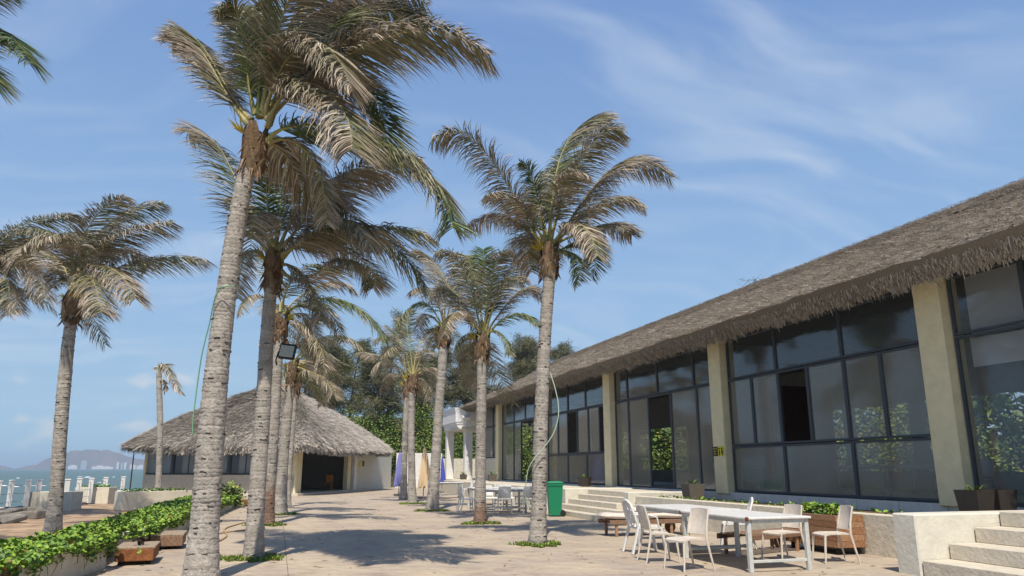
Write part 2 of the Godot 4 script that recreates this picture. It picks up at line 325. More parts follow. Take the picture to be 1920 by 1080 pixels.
	"r1": {"t": [[4.94,0,-14.46,0.17],[4.97,0.82,-14.45,0.16],[5.01,2.05,-14.44,0.16],[5.07,3.34,-14.42,0.15],[5.14,4.45,-14.39,0.14],[5.2,5.14,-14.38,0.14],[5.23,5.54,-14.37,0.16],[5.22,5.95,-14.37,0.16]], "f": [[0.75,5.14,6.13,-14.4,4.55,6.82,-14.29,3.7,8.02,-14.22,2.67,8.19,-14.33],[0.85,5.12,5.95,-14.4,4.79,6.55,-14.69,4.24,6.87,-15.08,3.62,6.58,-15.4],[0.2,5.18,6.19,-14.38,5.01,6.76,-14.34,4.85,7.45,-14.28,4.56,7.86,-14.3],[0.65,5.23,6.19,-14.37,5.47,7.76,-14.58,5.98,8.94,-14.75,6.86,9.42,-14.68],[0.75,5.25,6.19,-14.36,5.53,7.3,-13.99,5.92,8.14,-13.55,6.42,8.36,-13.19],[0.8,5.29,6.1,-14.35,5.99,7.12,-14.37,6.91,8.11,-14.36,8.09,7.9,-14.17],[0.75,5.29,6.05,-14.35,5.8,6.59,-13.95,6.35,6.92,-13.51,6.88,6.7,-13.18],[0.4,5.29,5.84,-14.35,5.84,6.23,-14.52,6.37,6.34,-14.73,6.46,5.6,-14.94],[0.85,5.23,6.19,-14.37,5.18,6.89,-13.95,5.26,7.29,-13.44,5.56,7.18,-13.04],[0.85,5.29,6.07,-14.35,6.16,6.56,-14.51,6.92,6.84,-14.77,7.45,6.68,-14.91],[0.85,5.16,6.13,-14.39,4.63,6.66,-14.17,4.13,6.87,-13.89,3.7,6.83,-13.75],[0.8,5.21,6.19,-14.38,5.24,7.34,-14.89,5.61,8.22,-15.37,6.1,8.5,-15.6],[0.8,5.27,6.01,-14.36,5.48,6.38,-13.77,5.57,6.08,-13.14,5.62,5.43,-12.75],[0.4,5.27,5.78,-14.36,5.47,5.89,-14.06,5.63,5.58,-13.74,5.49,5.03,-13.61]]},
	"r2": {"t": [[5.32,0,-20.34,0.17],[5.32,1.14,-20.34,0.16],[5.32,2.57,-20.34,0.16],[5.33,3.75,-20.34,0.15],[5.32,4.5,-20.34,0.15],[5.34,5.04,-20.33,0.17]], "f": [[0.7,5.31,5.24,-20.34,4.98,6.31,-20.21,4.54,7.19,-20.07,3.9,7.42,-20.1],[0.15,5.38,5.27,-20.32,5.42,6.19,-20.26,5.37,6.97,-20.22,5.3,7.64,-20.21],[0.8,5.3,5.19,-20.35,4.87,6.1,-20.72,4.47,6.64,-21.11,4,6.35,-21.42],[0.75,5.41,5.24,-20.31,5.77,6.46,-19.92,6.19,7.24,-19.46,6.66,7.23,-19.11],[0.8,5.43,5.19,-20.31,6.06,6.1,-20.35,6.66,6.64,-20.44,7.15,6.42,-20.46],[0.35,5.44,5.08,-20.3,5.93,5.61,-19.92,6.36,5.64,-19.51,6.63,5.3,-19.26],[0.75,5.27,5.27,-20.36,4.74,6.12,-20.85,4.19,7.35,-21.4,3.68,7.78,-21.79],[0.7,5.36,5.3,-20.33,5.46,6.43,-19.92,5.48,7.1,-19.47,5.77,7.34,-19.12],[0.8,5.38,5.3,-20.32,5.8,6.45,-20.57,6.29,7.04,-20.86,6.83,6.94,-20.97],[0.85,5.27,5.19,-20.36,4.82,5.67,-20.16,4.38,5.6,-19.91,4.1,4.96,-19.76],[0.6,5.33,5.3,-20.34,5.28,6.62,-20.78,5.16,7.57,-21.31,5.04,7.82,-21.65],[0.4,5.42,5.04,-20.31,5.67,5.24,-20.09,5.91,4.91,-19.85,5.96,4.52,-19.74],[0.4,5.3,5.04,-20.35,5.07,5.21,-20.51,4.81,5.07,-20.7,4.61,4.69,-20.83]]},
	"r3": {"t": [[5.28,0,-26.83,0.23],[5.35,1.41,-26.81,0.2],[5.42,3.28,-26.79,0.18],[5.5,4.82,-26.77,0.18],[5.53,5.8,-26.76,0.18],[5.56,6.36,-26.75,0.2]], "f": [[0.3,5.5,6.5,-26.77,4.88,7.36,-26.77,4.28,7.22,-26.73,3.76,6.46,-26.75],[0.75,5.54,6.56,-26.75,5.35,8.06,-27,5.04,9.16,-27.32,4.52,9.59,-27.61],[0.8,5.61,6.56,-26.73,5.8,7.75,-26.39,6.09,8.28,-25.97,6.61,8.23,-25.61],[0.8,5.65,6.5,-26.72,6.2,7.04,-26.79,6.65,6.89,-26.92,6.83,6.31,-27.04],[0.8,5.57,6.56,-26.74,5.61,7.96,-26.49,5.92,8.71,-26.13,6.35,8.87,-25.83],[0.85,5.46,6.5,-26.78,5.07,7.05,-27.18,4.84,6.91,-27.58,4.7,6.23,-27.83],[0.85,5.54,6.56,-26.75,5.12,7.53,-26.5,4.57,7.83,-26.23,4.16,7.57,-26.09],[0.8,5.63,6.52,-26.73,6.13,7.48,-26.95,6.61,7.78,-27.24,7.07,7.53,-27.37]]},
	"r4": {"t": [[5.5,0,-32.22,0.19],[5.43,1.41,-32.23,0.17],[5.36,3.18,-32.26,0.16],[5.34,4.54,-32.26,0.16],[5.36,5.23,-32.26,0.19]], "f": [[0.7,5.31,5.34,-32.27,4.76,6.6,-32.25,4.16,7.04,-32.22,3.6,6.78,-32.25],[0.5,5.36,5.41,-32.26,5.21,6.65,-32.45,5.11,7.64,-32.64,5.25,8.26,-32.7],[0.8,5.42,5.37,-32.24,5.86,6.59,-31.87,6.35,7.07,-31.44,6.76,6.76,-31.15],[0.8,5.31,5.32,-32.27,4.5,5.96,-32.76,3.85,6.35,-33.23,3.11,6.45,-33.62],[0.8,5.45,5.32,-32.23,6.12,5.68,-31.88,6.43,5.42,-31.63,6.64,4.84,-31.46],[0.85,5.38,5.41,-32.25,5.61,6.67,-32.47,6.1,7.45,-32.64,6.71,7.61,-32.66],[0.85,5.31,5.37,-32.27,4.64,6.35,-32.19,4.37,6.54,-31.95,3.92,6.05,-31.88],[0.85,5.4,5.32,-32.24,5.83,5.7,-32.21,6.15,5.37,-32.22,6.27,4.68,-32.25]]},
	"r5": {"t": [[5.72,0,-36.06,0.2],[5.72,1.4,-36.06,0.16],[5.71,3.38,-36.06,0.15],[5.74,4.64,-36.05,0.15],[5.74,5.36,-36.05,0.18]], "f": [[0.8,5.69,5.46,-36.07,4.96,6.42,-36.1,4.32,6.39,-36.08,3.96,5.86,-36.05],[0.75,5.74,5.51,-36.05,5.5,6.99,-36.32,5.25,7.82,-36.61,4.74,8.39,-36.9],[0.8,5.84,5.51,-36.02,6.18,6.67,-35.68,6.5,7.02,-35.31,6.91,6.74,-35.01],[0.85,5.69,5.46,-36.07,5.16,5.95,-36.47,4.83,5.72,-36.84,4.71,4.96,-37.05],[0.8,5.84,5.46,-36.02,6.35,5.65,-35.72,6.58,5.25,-35.49,6.65,4.61,-35.37]]},
	"dead": {"t": [[-4.66,0,-35.32,0.16],[-4.77,1.41,-35.35,0.13],[-4.91,3.18,-35.4,0.14],[-5.08,4.54,-35.45,0.13],[-5.2,5.46,-35.48,0.12]], "f": [[0.95,-5.18,5.34,-35.48,-5,5.84,-35.33,-4.63,5.32,-35.11,-4.11,4.6,-34.88],[0.9,-5.21,5.34,-35.49,-5.28,5.7,-35.61,-5.18,5.86,-35.68,-4.93,5.49,-35.67],[0.95,-5.16,5.11,-35.47,-5.01,5.18,-35.38,-4.86,4.94,-35.28,-4.91,4.57,-35.26]]},
}
const HOSE_A := [Vector3(5.20, 3.33, -14.32), Vector3(5.27, 2.94, -14.20), Vector3(5.30, 2.57, -14.14), Vector3(5.20, 2.17, -14.12), Vector3(4.99, 1.84, -14.18), Vector3(4.82, 1.65, -14.23), Vector3(4.71, 1.43, -14.32), Vector3(4.69, 1.07, -14.43), Vector3(4.74, 0.82, -14.52), Vector3(4.90, 0.59, -14.57)]
const HOSE_B := [Vector3(-0.74, 3.92, -10.78), Vector3(-0.94, 3.90, -10.89), Vector3(-1.00, 3.76, -10.96), Vector3(-1.05, 3.40, -11.08), Vector3(-1.11, 3.03, -11.15), Vector3(-1.14, 2.59, -11.21), Vector3(-1.15, 2.08, -11.21), Vector3(-1.14, 1.90, -11.21)]

# ---------------------------------------------------------------- camera, sky, sun
func make_view() -> void:
	var cam := Camera3D.new()
	cam.name = "camera"
	add_child(cam)
	cam.fov = 42.19
	cam.near = 0.05
	cam.far = 9000.0
	cam.transform = Transform3D(Basis(Vector3.UP, deg_to_rad(-17.0)) * Basis(Vector3.RIGHT, deg_to_rad(13.57)), Vector3(0, 1.45, 0))
	cam.current = true
	var env := Environment.new()
	env.tonemap_mode = Environment.TONE_MAPPER_LINEAR
	env.tonemap_exposure = 1.12
	env.background_mode = Environment.BG_SKY
	env.sdfgi_enabled = true
	env.ssao_enabled = true
	env.ssil_enabled = true
	env.fog_enabled = true
	env.fog_density = 0.00030
	env.fog_light_color = Color(0.66, 0.75, 0.84)
	var sky := Sky.new()
	var ps := PanoramaSkyMaterial.new()
	ps.panorama = sky_picture()
	ps.energy_multiplier = 1.0
	sky.sky_material = ps
	env.sky = sky
	var we := WorldEnvironment.new()
	we.name = "world_environment"
	we.environment = env
	add_child(we)
	var sun := DirectionalLight3D.new()
	sun.name = "sun"
	sun.light_energy = 1.6
	sun.light_color = Color(1.0, 0.955, 0.88)
	sun.light_angular_distance = 0.55
	sun.shadow_enabled = true
	var el := deg_to_rad(57.0)
	var s := Vector3(-0.30 * cos(el), sin(el), 0.954 * cos(el))
	sun.basis = Basis.looking_at(-s, Vector3.UP)
	add_child(sun)

func sky_picture() -> ImageTexture:
	var W := 2048
	var H := 1024
	var im := Image.create(W, H, false, Image.FORMAT_RGBF)
	var f1 := FastNoiseLite.new(); f1.seed = 12; f1.frequency = 1.0; f1.fractal_octaves = 6; f1.fractal_gain = 0.55
	f1.domain_warp_enabled = false
	var f2 := FastNoiseLite.new(); f2.seed = 5; f2.frequency = 1.0; f2.fractal_octaves = 3
	var f3 := FastNoiseLite.new(); f3.seed = 40; f3.frequency = 1.0; f3.fractal_octaves = 5
	for y in H:
		var th := PI * (y + 0.5) / H
		var el := PI / 2 - th
		var sy := sin(el)
		var top := Color(0.165, 0.287, 0.56)
		var mid := Color(0.27, 0.44, 0.69)
		var hor := Color(0.36, 0.54, 0.70)
		var base: Color
		if el < 0.0:
			base = Color(0.20, 0.25, 0.28)
		else:
			var t := clampf(el / deg_to_rad(38.0), 0.0, 1.0)
			base = hor.lerp(mid, smoothstep(0.0, 0.42, t)).lerp(top, smoothstep(0.25, 1.0, t))
			base = base.lerp(Color(0.115, 0.215, 0.45), smoothstep(deg_to_rad(38.0), PI / 2, el))
		for x in W:
			var c := base
			if el > 0.0:
				var az := TAU * ((x + 0.5) / W - 0.5)
				var d := Vector2(sin(az), -cos(az)) * cos(el) / (sy + 0.12)
				var a := d.dot(Vector2(0.985, 0.17))
				var b := d.dot(Vector2(-0.17, 0.985))
				var wv := f2.get_noise_2d(a * 0.5 + 3.0, b * 0.5) * 0.55
				var s1 := f1.get_noise_2d(a * 0.55 + wv, b * 2.3 + wv * 2.2)
				var s2 := f1.get_noise_2d(a * 1.2 + 20.0 - wv, b * 3.4 + 7.0 + wv * 3.0)
				var m := smoothstep(-0.35, 0.45, f2.get_noise_2d(a * 0.33 + 8.0, b * 0.33 - 2.0))
				var k := (smoothstep(-0.15, 0.62, s1) * 0.62 + smoothstep(-0.05, 0.6, s2) * 0.34) * lerpf(0.42, 1.0, m)
				k *= smoothstep(0.0, deg_to_rad(6.0), el)
				c = c.lerp(Color(0.58, 0.66, 0.77), clampf(k * 0.60, 0.0, 0.65))
				var ed := rad_to_deg(el)
				if ed < 7.0:
					var puff := f3.get_noise_2d(rad_to_deg(az) * 0.16, ed * 0.36 + 4.0)
					var q := smoothstep(0.10, 0.42, puff - absf(ed - 2.2) * 0.07)
					c = c.lerp(Color(0.62, 0.66, 0.70), q * 0.7)
			im.set_pixel(x, y, c)
	return ImageTexture.create_from_image(im)

# ---------------------------------------------------------------- ground, sea, far shore
func make_setting() -> void:
	var s := Shape.new()
	# the land: one sheet from behind the camera to the hills inland
	s.quad(Vector3(-9.2, -0.10, 60), Vector3(900, -0.10, 60), Vector3(900, -0.10, -900), Vector3(-7.0, -0.10, -900), Vector3.UP)
	structure(obj("ground", s, M.earth, self))
	# sand strip between the planter and the sea wall, lightly trodden
	var f := FastNoiseLite.new(); f.seed = 2; f.frequency = 0.35
	s = Shape.new()
	var rows := []
	for i in 91:
		var line := PackedVector3Array()
		var z := 12.0 - i * 0.8
		for j in 19:
			var x := -9.3 + j * 0.38 + (1.2 if z < -34.0 else 0.0) * (1.0 - j / 18.0)
			line.append(Vector3(x, -0.05 + 0.05 * f.get_noise_2d(x, z) + 0.02 * f.get_noise_2d(x * 5.0, z * 5.0), z))
		rows.append(line)
	s.sheet(rows)
	structure(obj("sand", s, M.sand, self))
	# promenade of cast slabs with open joints
	s = Shape.new()
	s.quad(Vector3(-2.9, -0.03, 14), Vector3(12.2, -0.03, 14), Vector3(12.2, -0.03, -62), Vector3(-2.9, -0.03, -62), Vector3.UP)
	var path: Node3D = structure(obj("promenade", s, M.joint, self))
	var sx := 3.0
	var sz := 3.2
	var slab := Shape.new()
	slab.box(Vector3.ZERO, Vector3(sx - 0.007, 0.12, sz - 0.007), 0.003)
	var slab_mesh := slab.mesh(M.paving)
	for i in 5:
		for j in 23:
			var o := put("slab", slab_mesh, path)
			o.position = Vector3(-2.75 + sx * (i + 0.5), -0.06 + rr(-0.0015, 0.0015), 10.0 - sz * (j + 0.5))
			o.rotation.x = rr(-0.0006, 0.0006)
	# the sea
	s = Shape.new()
	s.quad(Vector3(-9000, -2.6, 3000), Vector3(400, -2.6, 3000), Vector3(400, -2.6, -9000), Vector3(-9000, -2.6, -9000), Vector3.UP)
	structure(obj("sea", s, M.sea, self))
	# whitecaps: low ragged crests riding on the water
	s = Shape.new()
	rng.seed = 31
	for i in 150:
		var dist := rr(0.0, 1.0)
		dist = 8.0 + 420.0 * dist * dist
		var z := -22.0 - dist
		var x := -12.0 - rr(0.0, 1.0) * (24.0 + dist * 0.75) - (0.0 if z > -48.0 else 1.0)
		var w := rr(0.5, 2.2) * (1.0 + dist * 0.004)
		var p := Vector3(x, -2.6, z)
		var top := []
		var bot := []
		for k in 9:
			var t := k / 8.0
			var hh := sin(PI * t) * rr(0.5, 1.0)
			top.append(p + Vector3((t - 0.5) * w, 0.05 + 0.16 * hh, -0.10 - 0.3 * hh))
			bot.append(p + Vector3((t - 0.5) * w * 1.05, 0.012, 0.10 + 0.55 * hh * rr(0.6, 1.2)))
		for k in 8:
			s.quad(top[k], top[k + 1], bot[k + 1], bot[k], Vector3.UP)
	# surf along the foot of the sea wall
	for i in 90:
		var p := Vector3(-9.4 - rr(0.3, 5.5), -2.58, -14.0 - rr(0.0, 26.0))
		var w := rr(0.5, 2.2)
		var pts := []
		for k in 9:
			var a := TAU * k / 9.0
			pts.append(p + Vector3(cos(a) * w * 0.5 * rr(0.5, 1.0), rr(0.0, 0.25), sin(a) * w * rr(0.5, 1.1)))
		for k in 9:
			s.tri(p + Vector3(0, 0.3, 0), pts[k], pts[(k + 1) % 9], Vector3.UP)
	var wc := stuff(obj("whitecaps", s, M.foam, self))
	tag(wc, "white foam crests scattered over the grey green sea", "foam")
	# headlands across the bay
	for h in [[Vector3(-690, -3, -3350), 210.0, 74.0, 40.0, 5], [Vector3(-560, -3, -3330), 170.0, 44.0, 60.0, 8], [Vector3(-850, -3, -3400), 110.0, 20.0, 80.0, 9], [Vector3(-1120, -3, -3480), 120.0, 24.0, 60.0, 11]]:
		f.seed = h[4]
		f.frequency = 0.012
		s = Shape.new()
		rows = []
		for i in 13:
			var line := PackedVector3Array()
			for j in 41:
				var u := j / 40.0 * 2.0 - 1.0
				var wv := i / 12.0 * 2.0 - 1.0
				var hh := maxf(0.0, 1.0 - u * u) * maxf(0.0, 1.0 - wv * wv)
				line.append(h[0] + Vector3(u * h[1], h[2] * pow(hh, 0.8) * (1.0 + 0.28 * f.get_noise_2d(u * h[1], wv * h[3])), wv * h[3]))
			rows.append(line)
		s.sheet(rows)
		structure(obj("hill", s, M.far_hill, self))
	# town on the far shore
	rng.seed = 5
	var towns := [
		["pale low hotel block at the foot of the far hill", -742.0, 30.0, 13.0, 0], ["tall blue grey tower before the far hill", -705.0, 20.0, 30.0, 1],
		["pale terrace of far houses right of the blue grey tower", -655.0, 42.0, 11.0, 0], ["slim white far tower beyond the hut eave, tallest of its row", -588.0, 8.0, 26.0, 0],
		["grey far tower between two white ones", -574.0, 8.0, 22.0, 1], ["white far tower beside the grey one", -562.0, 8.0, 25.0, 0],
		["broad pale far block next to the white towers", -535.0, 20.0, 16.0, 0], ["low white far block nearest the hut wall", -510.0, 22.0, 14.0, 0], ["long low row of pale far houses on the shore", -620.0, 34.0, 8.0, 0]]
	for t in towns:
		var b := thing("far_building", t[0], "building", Vector3(t[1], -3, -3270), 0.25, "buildings across the bay")
		var m: Material = M.far_grey if t[4] == 1 else M.far_white
		bx("wall", Vector3(0, t[3] / 2, 0), Vector3(t[2], t[3], 14), m, b, 0.3)
		bx("roof", Vector3(rr(-0.2, 0.2) * t[2], t[3] + 1.5, 0), Vector3(t[2] * rr(0.3, 0.6), 3, 8), m, b, 0.3)
	# broken kerb of the sea wall and its railing
	var line := [Vector3(-9.2, 0, 8), Vector3(-9.1, 0, -20), Vector3(-9.0, 0, -31), Vector3(-8.1, 0, -33.6), Vector3(-7.7, 0, -37), Vector3(-7.5, 0, -44), Vector3(-7.6, 0, -60)]
	var wall := thing("sea_wall", "low grey concrete sea wall edging the sand", "wall")
	for i in line.size() - 1:
		s = Shape.new()
		var a: Vector3 = line[i]; var b: Vector3 = line[i + 1]
		s.bar(a + Vector3(-0.18, -1.35, 0), b + Vector3(-0.18, -1.35, 0), 0.45, 2.8, 0.03)
		obj("wall_section", s, M.old_concrete, wall)
	rng.seed = 77
	var rub := thing("broken_kerb", "broken grey concrete kerb with rubble on the sand", "kerb", Vector3(-8.3, 0, -28.6))
	for i in 16:
		s = Shape.new()
		var sz2 := Vector3(rr(0.25, 0.9), rr(0.1, 0.3), rr(0.3, 0.8))
		s.box(Vector3.ZERO, sz2, 0.04, Basis.from_euler(Vector3(rr(-0.2, 0.2), rr(0, 3), rr(-0.2, 0.2))))
		var o := obj("chunk", s, M.old_concrete, rub)
		o.position = Vector3(rr(-0.5, 1.3), 0.04, rr(-2.0, 5.0))
	var posts := [Vector3(-8.95, 0, -25.6), Vector3(-8.92, 0, -29.9), Vector3(-9.0, 0, -31.5), Vector3(-8.6, 0, -31.95), Vector3(-8.45, 0, -32.7), Vector3(-7.7, 0, -33.5), Vector3(-7.75, 0, -35.6), Vector3(-7.6, 0, -37.0), Vector3(-7.62, 0, -40.0), Vector3(-7.4, 0, -43.0)]
	var where := ["first on the sand's near stretch", "before the rubble kerb", "beside the beige box at the kerb", "paired behind the beige box", "second of the pair behind the beige box", "first behind the flowering box", "second behind the flowering box", "third behind the flowering box", "last behind the flowering box", "by the gap beside the hut"]
	for i in posts.size():
		var p := thing("railing_post", "white square railing post on the sea wall, " + where[i], "post", posts[i], 0.35, "railing posts on the sea wall")
		bx("shaft", Vector3(0, 0.5, 0), Vector3(0.17, 1.0, 0.17), M.bright_wall, p, 0.012)
		bx("cap", Vector3(0, 1.02, 0), Vector3(0.20, 0.05, 0.20), M.bright_wall, p, 0.012)
		for y in [0.3, 0.58, 0.86]:
			if i < posts.size() - 1:
				s = Shape.new()
				var e: Vector3 = (posts[i + 1] - posts[i]).rotated(Vector3.UP, -0.35)
				s.tube([Vector3(0, y, 0), e * 0.5 + Vector3(0, y - 0.02, 0), e + Vector3(0, y, 0)], [0.011, 0.011, 0.011], 5)
				obj("wire", s, M.wire, p)

func planter_box(label: String, a: Vector3, b: Vector3, depth: float, h: float, leaves: bool) -> void:
	var d := (b - a)
	var turn := atan2(-d.z, d.x)
	var t := thing("wall_planter", label, "planter", a, turn, "beige planter boxes on the sand")
	var L := d.length()
	bx("front", Vector3(L / 2, h / 2, -0.05), Vector3(L, h, 0.1), M.cream_wall, t, 0.01)
	bx("back", Vector3(L / 2, h / 2, -depth + 0.05), Vector3(L, h, 0.1), M.cream_wall, t, 0.01)
	for x in [0.05, L - 0.05]:
		bx("end", Vector3(x, h / 2, -depth / 2), Vector3(0.1, h - 0.004, depth - 0.204), M.cream_wall, t, 0.01)
	bx("soil", Vector3(L / 2, h / 2 - 0.04, -depth / 2), Vector3(L - 0.22, h - 0.08, depth - 0.22), M.earth, t, 0.0)
	if leaves:
		var s := Shape.new()
		for i in int(L * 90):
			leaf(s, Vector3(rr(0.1, L - 0.1), h + rr(-0.02, 0.10), -rr(0.0, depth - 0.1)), rr(0.03, 0.06), 0.3, 0.7)
		stuff(obj("foliage", s, M.leaf, t))

var leaf_dye := Color(1, 1, 1)
const LEAF_YELLOW := Color(0.205, 0.325, 0.04)
const LEAF_GREEN := Color(0.08, 0.175, 0.027)
# one rounded leaf with a fold along its rib
func leaf(s: Shape, p: Vector3, r: float, tone: float, tilt: float) -> void:
	var b := Basis(Vector3.UP, rr(0, TAU)) * Basis(Vector3.RIGHT, rr(-tilt, tilt)) * Basis(Vector3.BACK, rr(-tilt, tilt))
	var k := rr(0.65, 1.25)
	# each leaf takes one of the plant's own greens; tone sets how many are the yellowish kind
	s.col = (LEAF_YELLOW if rng.randf() < tone else LEAF_GREEN) * k * leaf_dye
	if rng.randf() < 0.015:
		s.col = Color(0.26 * k, 0.16 * k, 0.06 * k)
	var q := []
	for a in [[0, -1.0, 0], [0.75, -0.55, 0.2], [0.85, 0.2, 0.24], [0, 1.1, -0.05], [-0.85, 0.2, 0.24], [-0.75, -0.55, 0.2]]:
		q.append(p + b * (Vector3(a[0], a[2], a[1]) * r))
	s.quad(q[0], q[1], q[2], q[3], b.y)
	s.quad(q[0], q[3], q[4], q[5], b.y)

# ---------------------------------------------------------------- thatch
var straw_mesh := {}
func straw(w: float, l: float) -> ArrayMesh:
	var key := "%f %f" % [w, l]
	if not straw_mesh.has(key):
		var s := Shape.new()
		s.quad(Vector3(-w * 0.5, 0, 0), Vector3(w * 0.5, 0, 0), Vector3(w * 0.28, 0.012, l), Vector3(-w * 0.2, 0.006, l), Vector3.UP)
		straw_mesh[key] = s.mesh(M.straw)
	return straw_mesh[key]
# rows: [origin, down-slope, normal, colour]
func strands(called: String, list: Array, mesh: Mesh, parent: Node) -> void:
	var mm := MultiMesh.new()
	mm.transform_format = MultiMesh.TRANSFORM_3D
	mm.use_colors = true
	mm.mesh = mesh
	mm.instance_count = list.size()
	for i in list.size():
		mm.set_instance_transform(i, list[i][0])
		mm.set_instance_color(i, list[i][1])
	var o := MultiMeshInstance3D.new()
	o.name = called
	o.multimesh = mm
	parent.add_child(o, true)
	stuff(o)
func straw_colour(pale: float) -> Color:
	var t := clampf(pale + rr(-0.35, 0.35), 0.0, 1.0)
	var k := rr(0.7, 1.15)
	return Color(lerpf(0.28, 0.82, t) * k, lerpf(0.25, 0.75, t) * k, lerpf(0.222, 0.66, t) * k)
func lay(p: Vector3, down: Vector3, nor: Vector3, yaw: float, lift: float, sc: float) -> Transform3D:
	var z := down.rotated(nor, yaw)
	var x := nor.cross(z).normalized()
	z = z.rotated(x, -lift)
	return Transform3D(Basis(x, z.cross(x).normalized(), z).scaled_local(Vector3(rr(0.7, 1.3), 1, sc)), p)

# ---------------------------------------------------------------- the long thatched restaurant
func window_unit(parent: Node, z0: float, z1: float, y0: float, y1: float, glass: Material, x := 12.3, w := 0.05) -> void:
	var s := Shape.new()
	var za := maxf(z0, z1); var zb := minf(z0, z1)
	var zc := (za + zb) / 2; var yc := (y0 + y1) / 2
	var lz := za - zb; var ly := y1 - y0
	s.box(Vector3(0, 0, lz / 2 - w / 2), Vector3(0.07, ly, w), 0.004)
	s.box(Vector3(0, 0, -lz / 2 + w / 2), Vector3(0.07, ly, w), 0.004)
	s.box(Vector3(0, ly / 2 - w / 2, 0), Vector3(0.066, w, lz - 2 * w), 0.004)
	s.box(Vector3(0, -ly / 2 + w / 2, 0), Vector3(0.066, w, lz - 2 * w), 0.004)
	var o := obj("window", s, M.frame_metal, parent)
	o.position = Vector3(x, yc, zc)
	if glass:
		bx("pane", Vector3.ZERO, Vector3(0.006, ly - 2 * w + 0.01, lz - 2 * w + 0.01), glass, o, 0.0)

func make_restaurant() -> void:
	var B := thing("thatched_restaurant", "long low restaurant with a thatched roof and dark framed windows", "building")
	bx("floor_slab", Vector3(16.0, 0.38, -25.0), Vector3(7.5, 0.76, 44.0), M.interior_floor, B, 0.0)
	# tiled plinth under the windows
	var z := -3.2
	while z > -46.5:
		bx("plinth_panel", Vector3(12.18, 0.40, z - 0.595), Vector3(0.1, 0.79, 1.19), M.plinth_tile, B, 0.006)
		z -= 1.2
	for zc in [-3.66, -11.41, -19.16, -26.91, -34.66, -42.41]:
		bx("column", Vector3(12.3, 2.93, zc), Vector3(0.5, 4.36, 0.62), M.column_paint, B, 0.02)
	for i in 6:
		bx("beam", Vector3(12.25, 5.24, -6.6 - i * 7.75), Vector3(0.42, 0.26, 7.745), M.beam_wood, B, 0.015)
		bx("eave_board", Vector3(11.55, 5.08, -6.6 - i * 7.75), Vector3(0.10, 0.16, 7.745), M.beam_wood, B, 0.01)
	var g: Material = M.dusty_glass
	var gc: Material = M.clear_glass
	var rows := func(edges: Array, y0: float, y1: float, open: Array) -> void:
		for i in edges.size() - 1:
			window_unit(B, edges[i], edges[i + 1], y0, y1, null if i in open else (gc if y0 > 3.5 else g))
	# bay by bay, from the near end
	rows.call([-4.0, -7.0, -9.54, -11.07], 3.92, 5.08, [])
	for e in [[-4.0, -7.0], [-7.0, -9.3], [-9.3, -11.07]]:
		window_unit(B, e[0], e[1], 0.82, 3.9, gc)
	rows.call([-11.75, -14.15, -16.6, -18.82], 3.92, 5.08, [])
	rows.call([-11.75, -13.01, -14.13, -15.41, -16.55, -17.72, -18.82], 2.06, 3.9, [3])
	rows.call([-11.75, -14.09, -16.52, -18.82], 0.82, 2.04, [])
	rows.call([-19.5, -20.74, -23.14, -25.5, -26.58], 3.92, 5.08, [])
	rows.call([-19.5, -20.61, -22.25, -23.85, -25.45, -26.58], 0.80, 3.9, [2])
	rows.call([-27.25, -29.56, -31.62, -34.3], 3.92, 5.08, [])
	rows.call([-27.25, -28.14, -29.3, -30.54, -31.68, -32.9, -34.3], 2.06, 3.9, [0, 3])
	rows.call([-27.25, -29.52, -31.71, -34.3], 0.82, 2.04, [])
	rows.call([-35.0, -36.3, -37.82, -39.83, -42.08], 3.92, 5.08, [])
	rows.call([-35.0, -36.5, -38.5, -39.83, -42.08], 0.80, 3.9, [1])
	rows.call([-42.75, -44.1, -46.0], 3.92, 5.08, [])
	rows.call([-42.75, -44.1, -46.0], 2.06, 3.9, [])
	bx("wall_panel", Vector3(12.3, 1.42, -44.4), Vector3(0.12, 1.22, 3.2), M.cream_wall, B)
	# door pull on the sliding door
	var s := Shape.new()
	s.tube([Vector3(0, -0.15, 0), Vector3(-0.05, -0.13, 0), Vector3(-0.05, 0.13, 0), Vector3(0, 0.15, 0)], [0.012, 0.012, 0.012, 0.012], 6)
	obj("door_handle", s, M.frame_metal, B).position = Vector3(12.26, 1.95, -23.95)
	# roller blinds behind the near panes
	bx("blind", Vector3(12.5, 4.45, -10.25), Vector3(0.012, 1.2, 1.25), M.blind, B, 0.0)
	bx("blind", Vector3(12.5, 3.62, -10.2), Vector3(0.012, 0.62, 1.45), M.blind, B, 0.0)
	bx("blind", Vector3(12.5, 4.2, -7.0), Vector3(0.012, 1.7, 4.6), M.blind, B, 0.0)
	# end walls, back wall with its openings, ceiling
	bx("end_wall", Vector3(16.0, 2.9, -3.2), Vector3(7.3, 4.5, 0.2), M.cream_wall, B, 0.0)
	for e in [[13.0, 1.2], [18.4, 2.4]]:
		bx("end_wall", Vector3(e[0], 2.9, -46.3), Vector3(e[1], 4.5, 0.2), M.cream_wall, B, 0.0)
	bx("end_wall", Vector3(15.4, 4.7, -46.3), Vector3(3.596, 0.9, 0.2), M.cream_wall, B, 0.0)
	bx("back_wall", Vector3(19.65, 1.0, -24.75), Vector3(0.2, 0.7, 42.8), M.interior_wall, B, 0.0)
	bx("back_wall", Vector3(19.65, 4.35, -24.75), Vector3(0.2, 1.6, 42.8), M.interior_wall, B, 0.0)
	for k in [[-4.3, 2.0], [-8.0, 0.9], [-11.4, 0.6], [-15.0, 0.4], [-19.5, 0.5], [-22.6, 0.4], [-30.5, 7.0], [-40.0, 1.0], [-44.5, 3.2]]:
		bx("back_pier", Vector3(19.65, 2.45, k[0]), Vector3(0.2, 2.196, k[1]), M.interior_wall, B, 0.0)
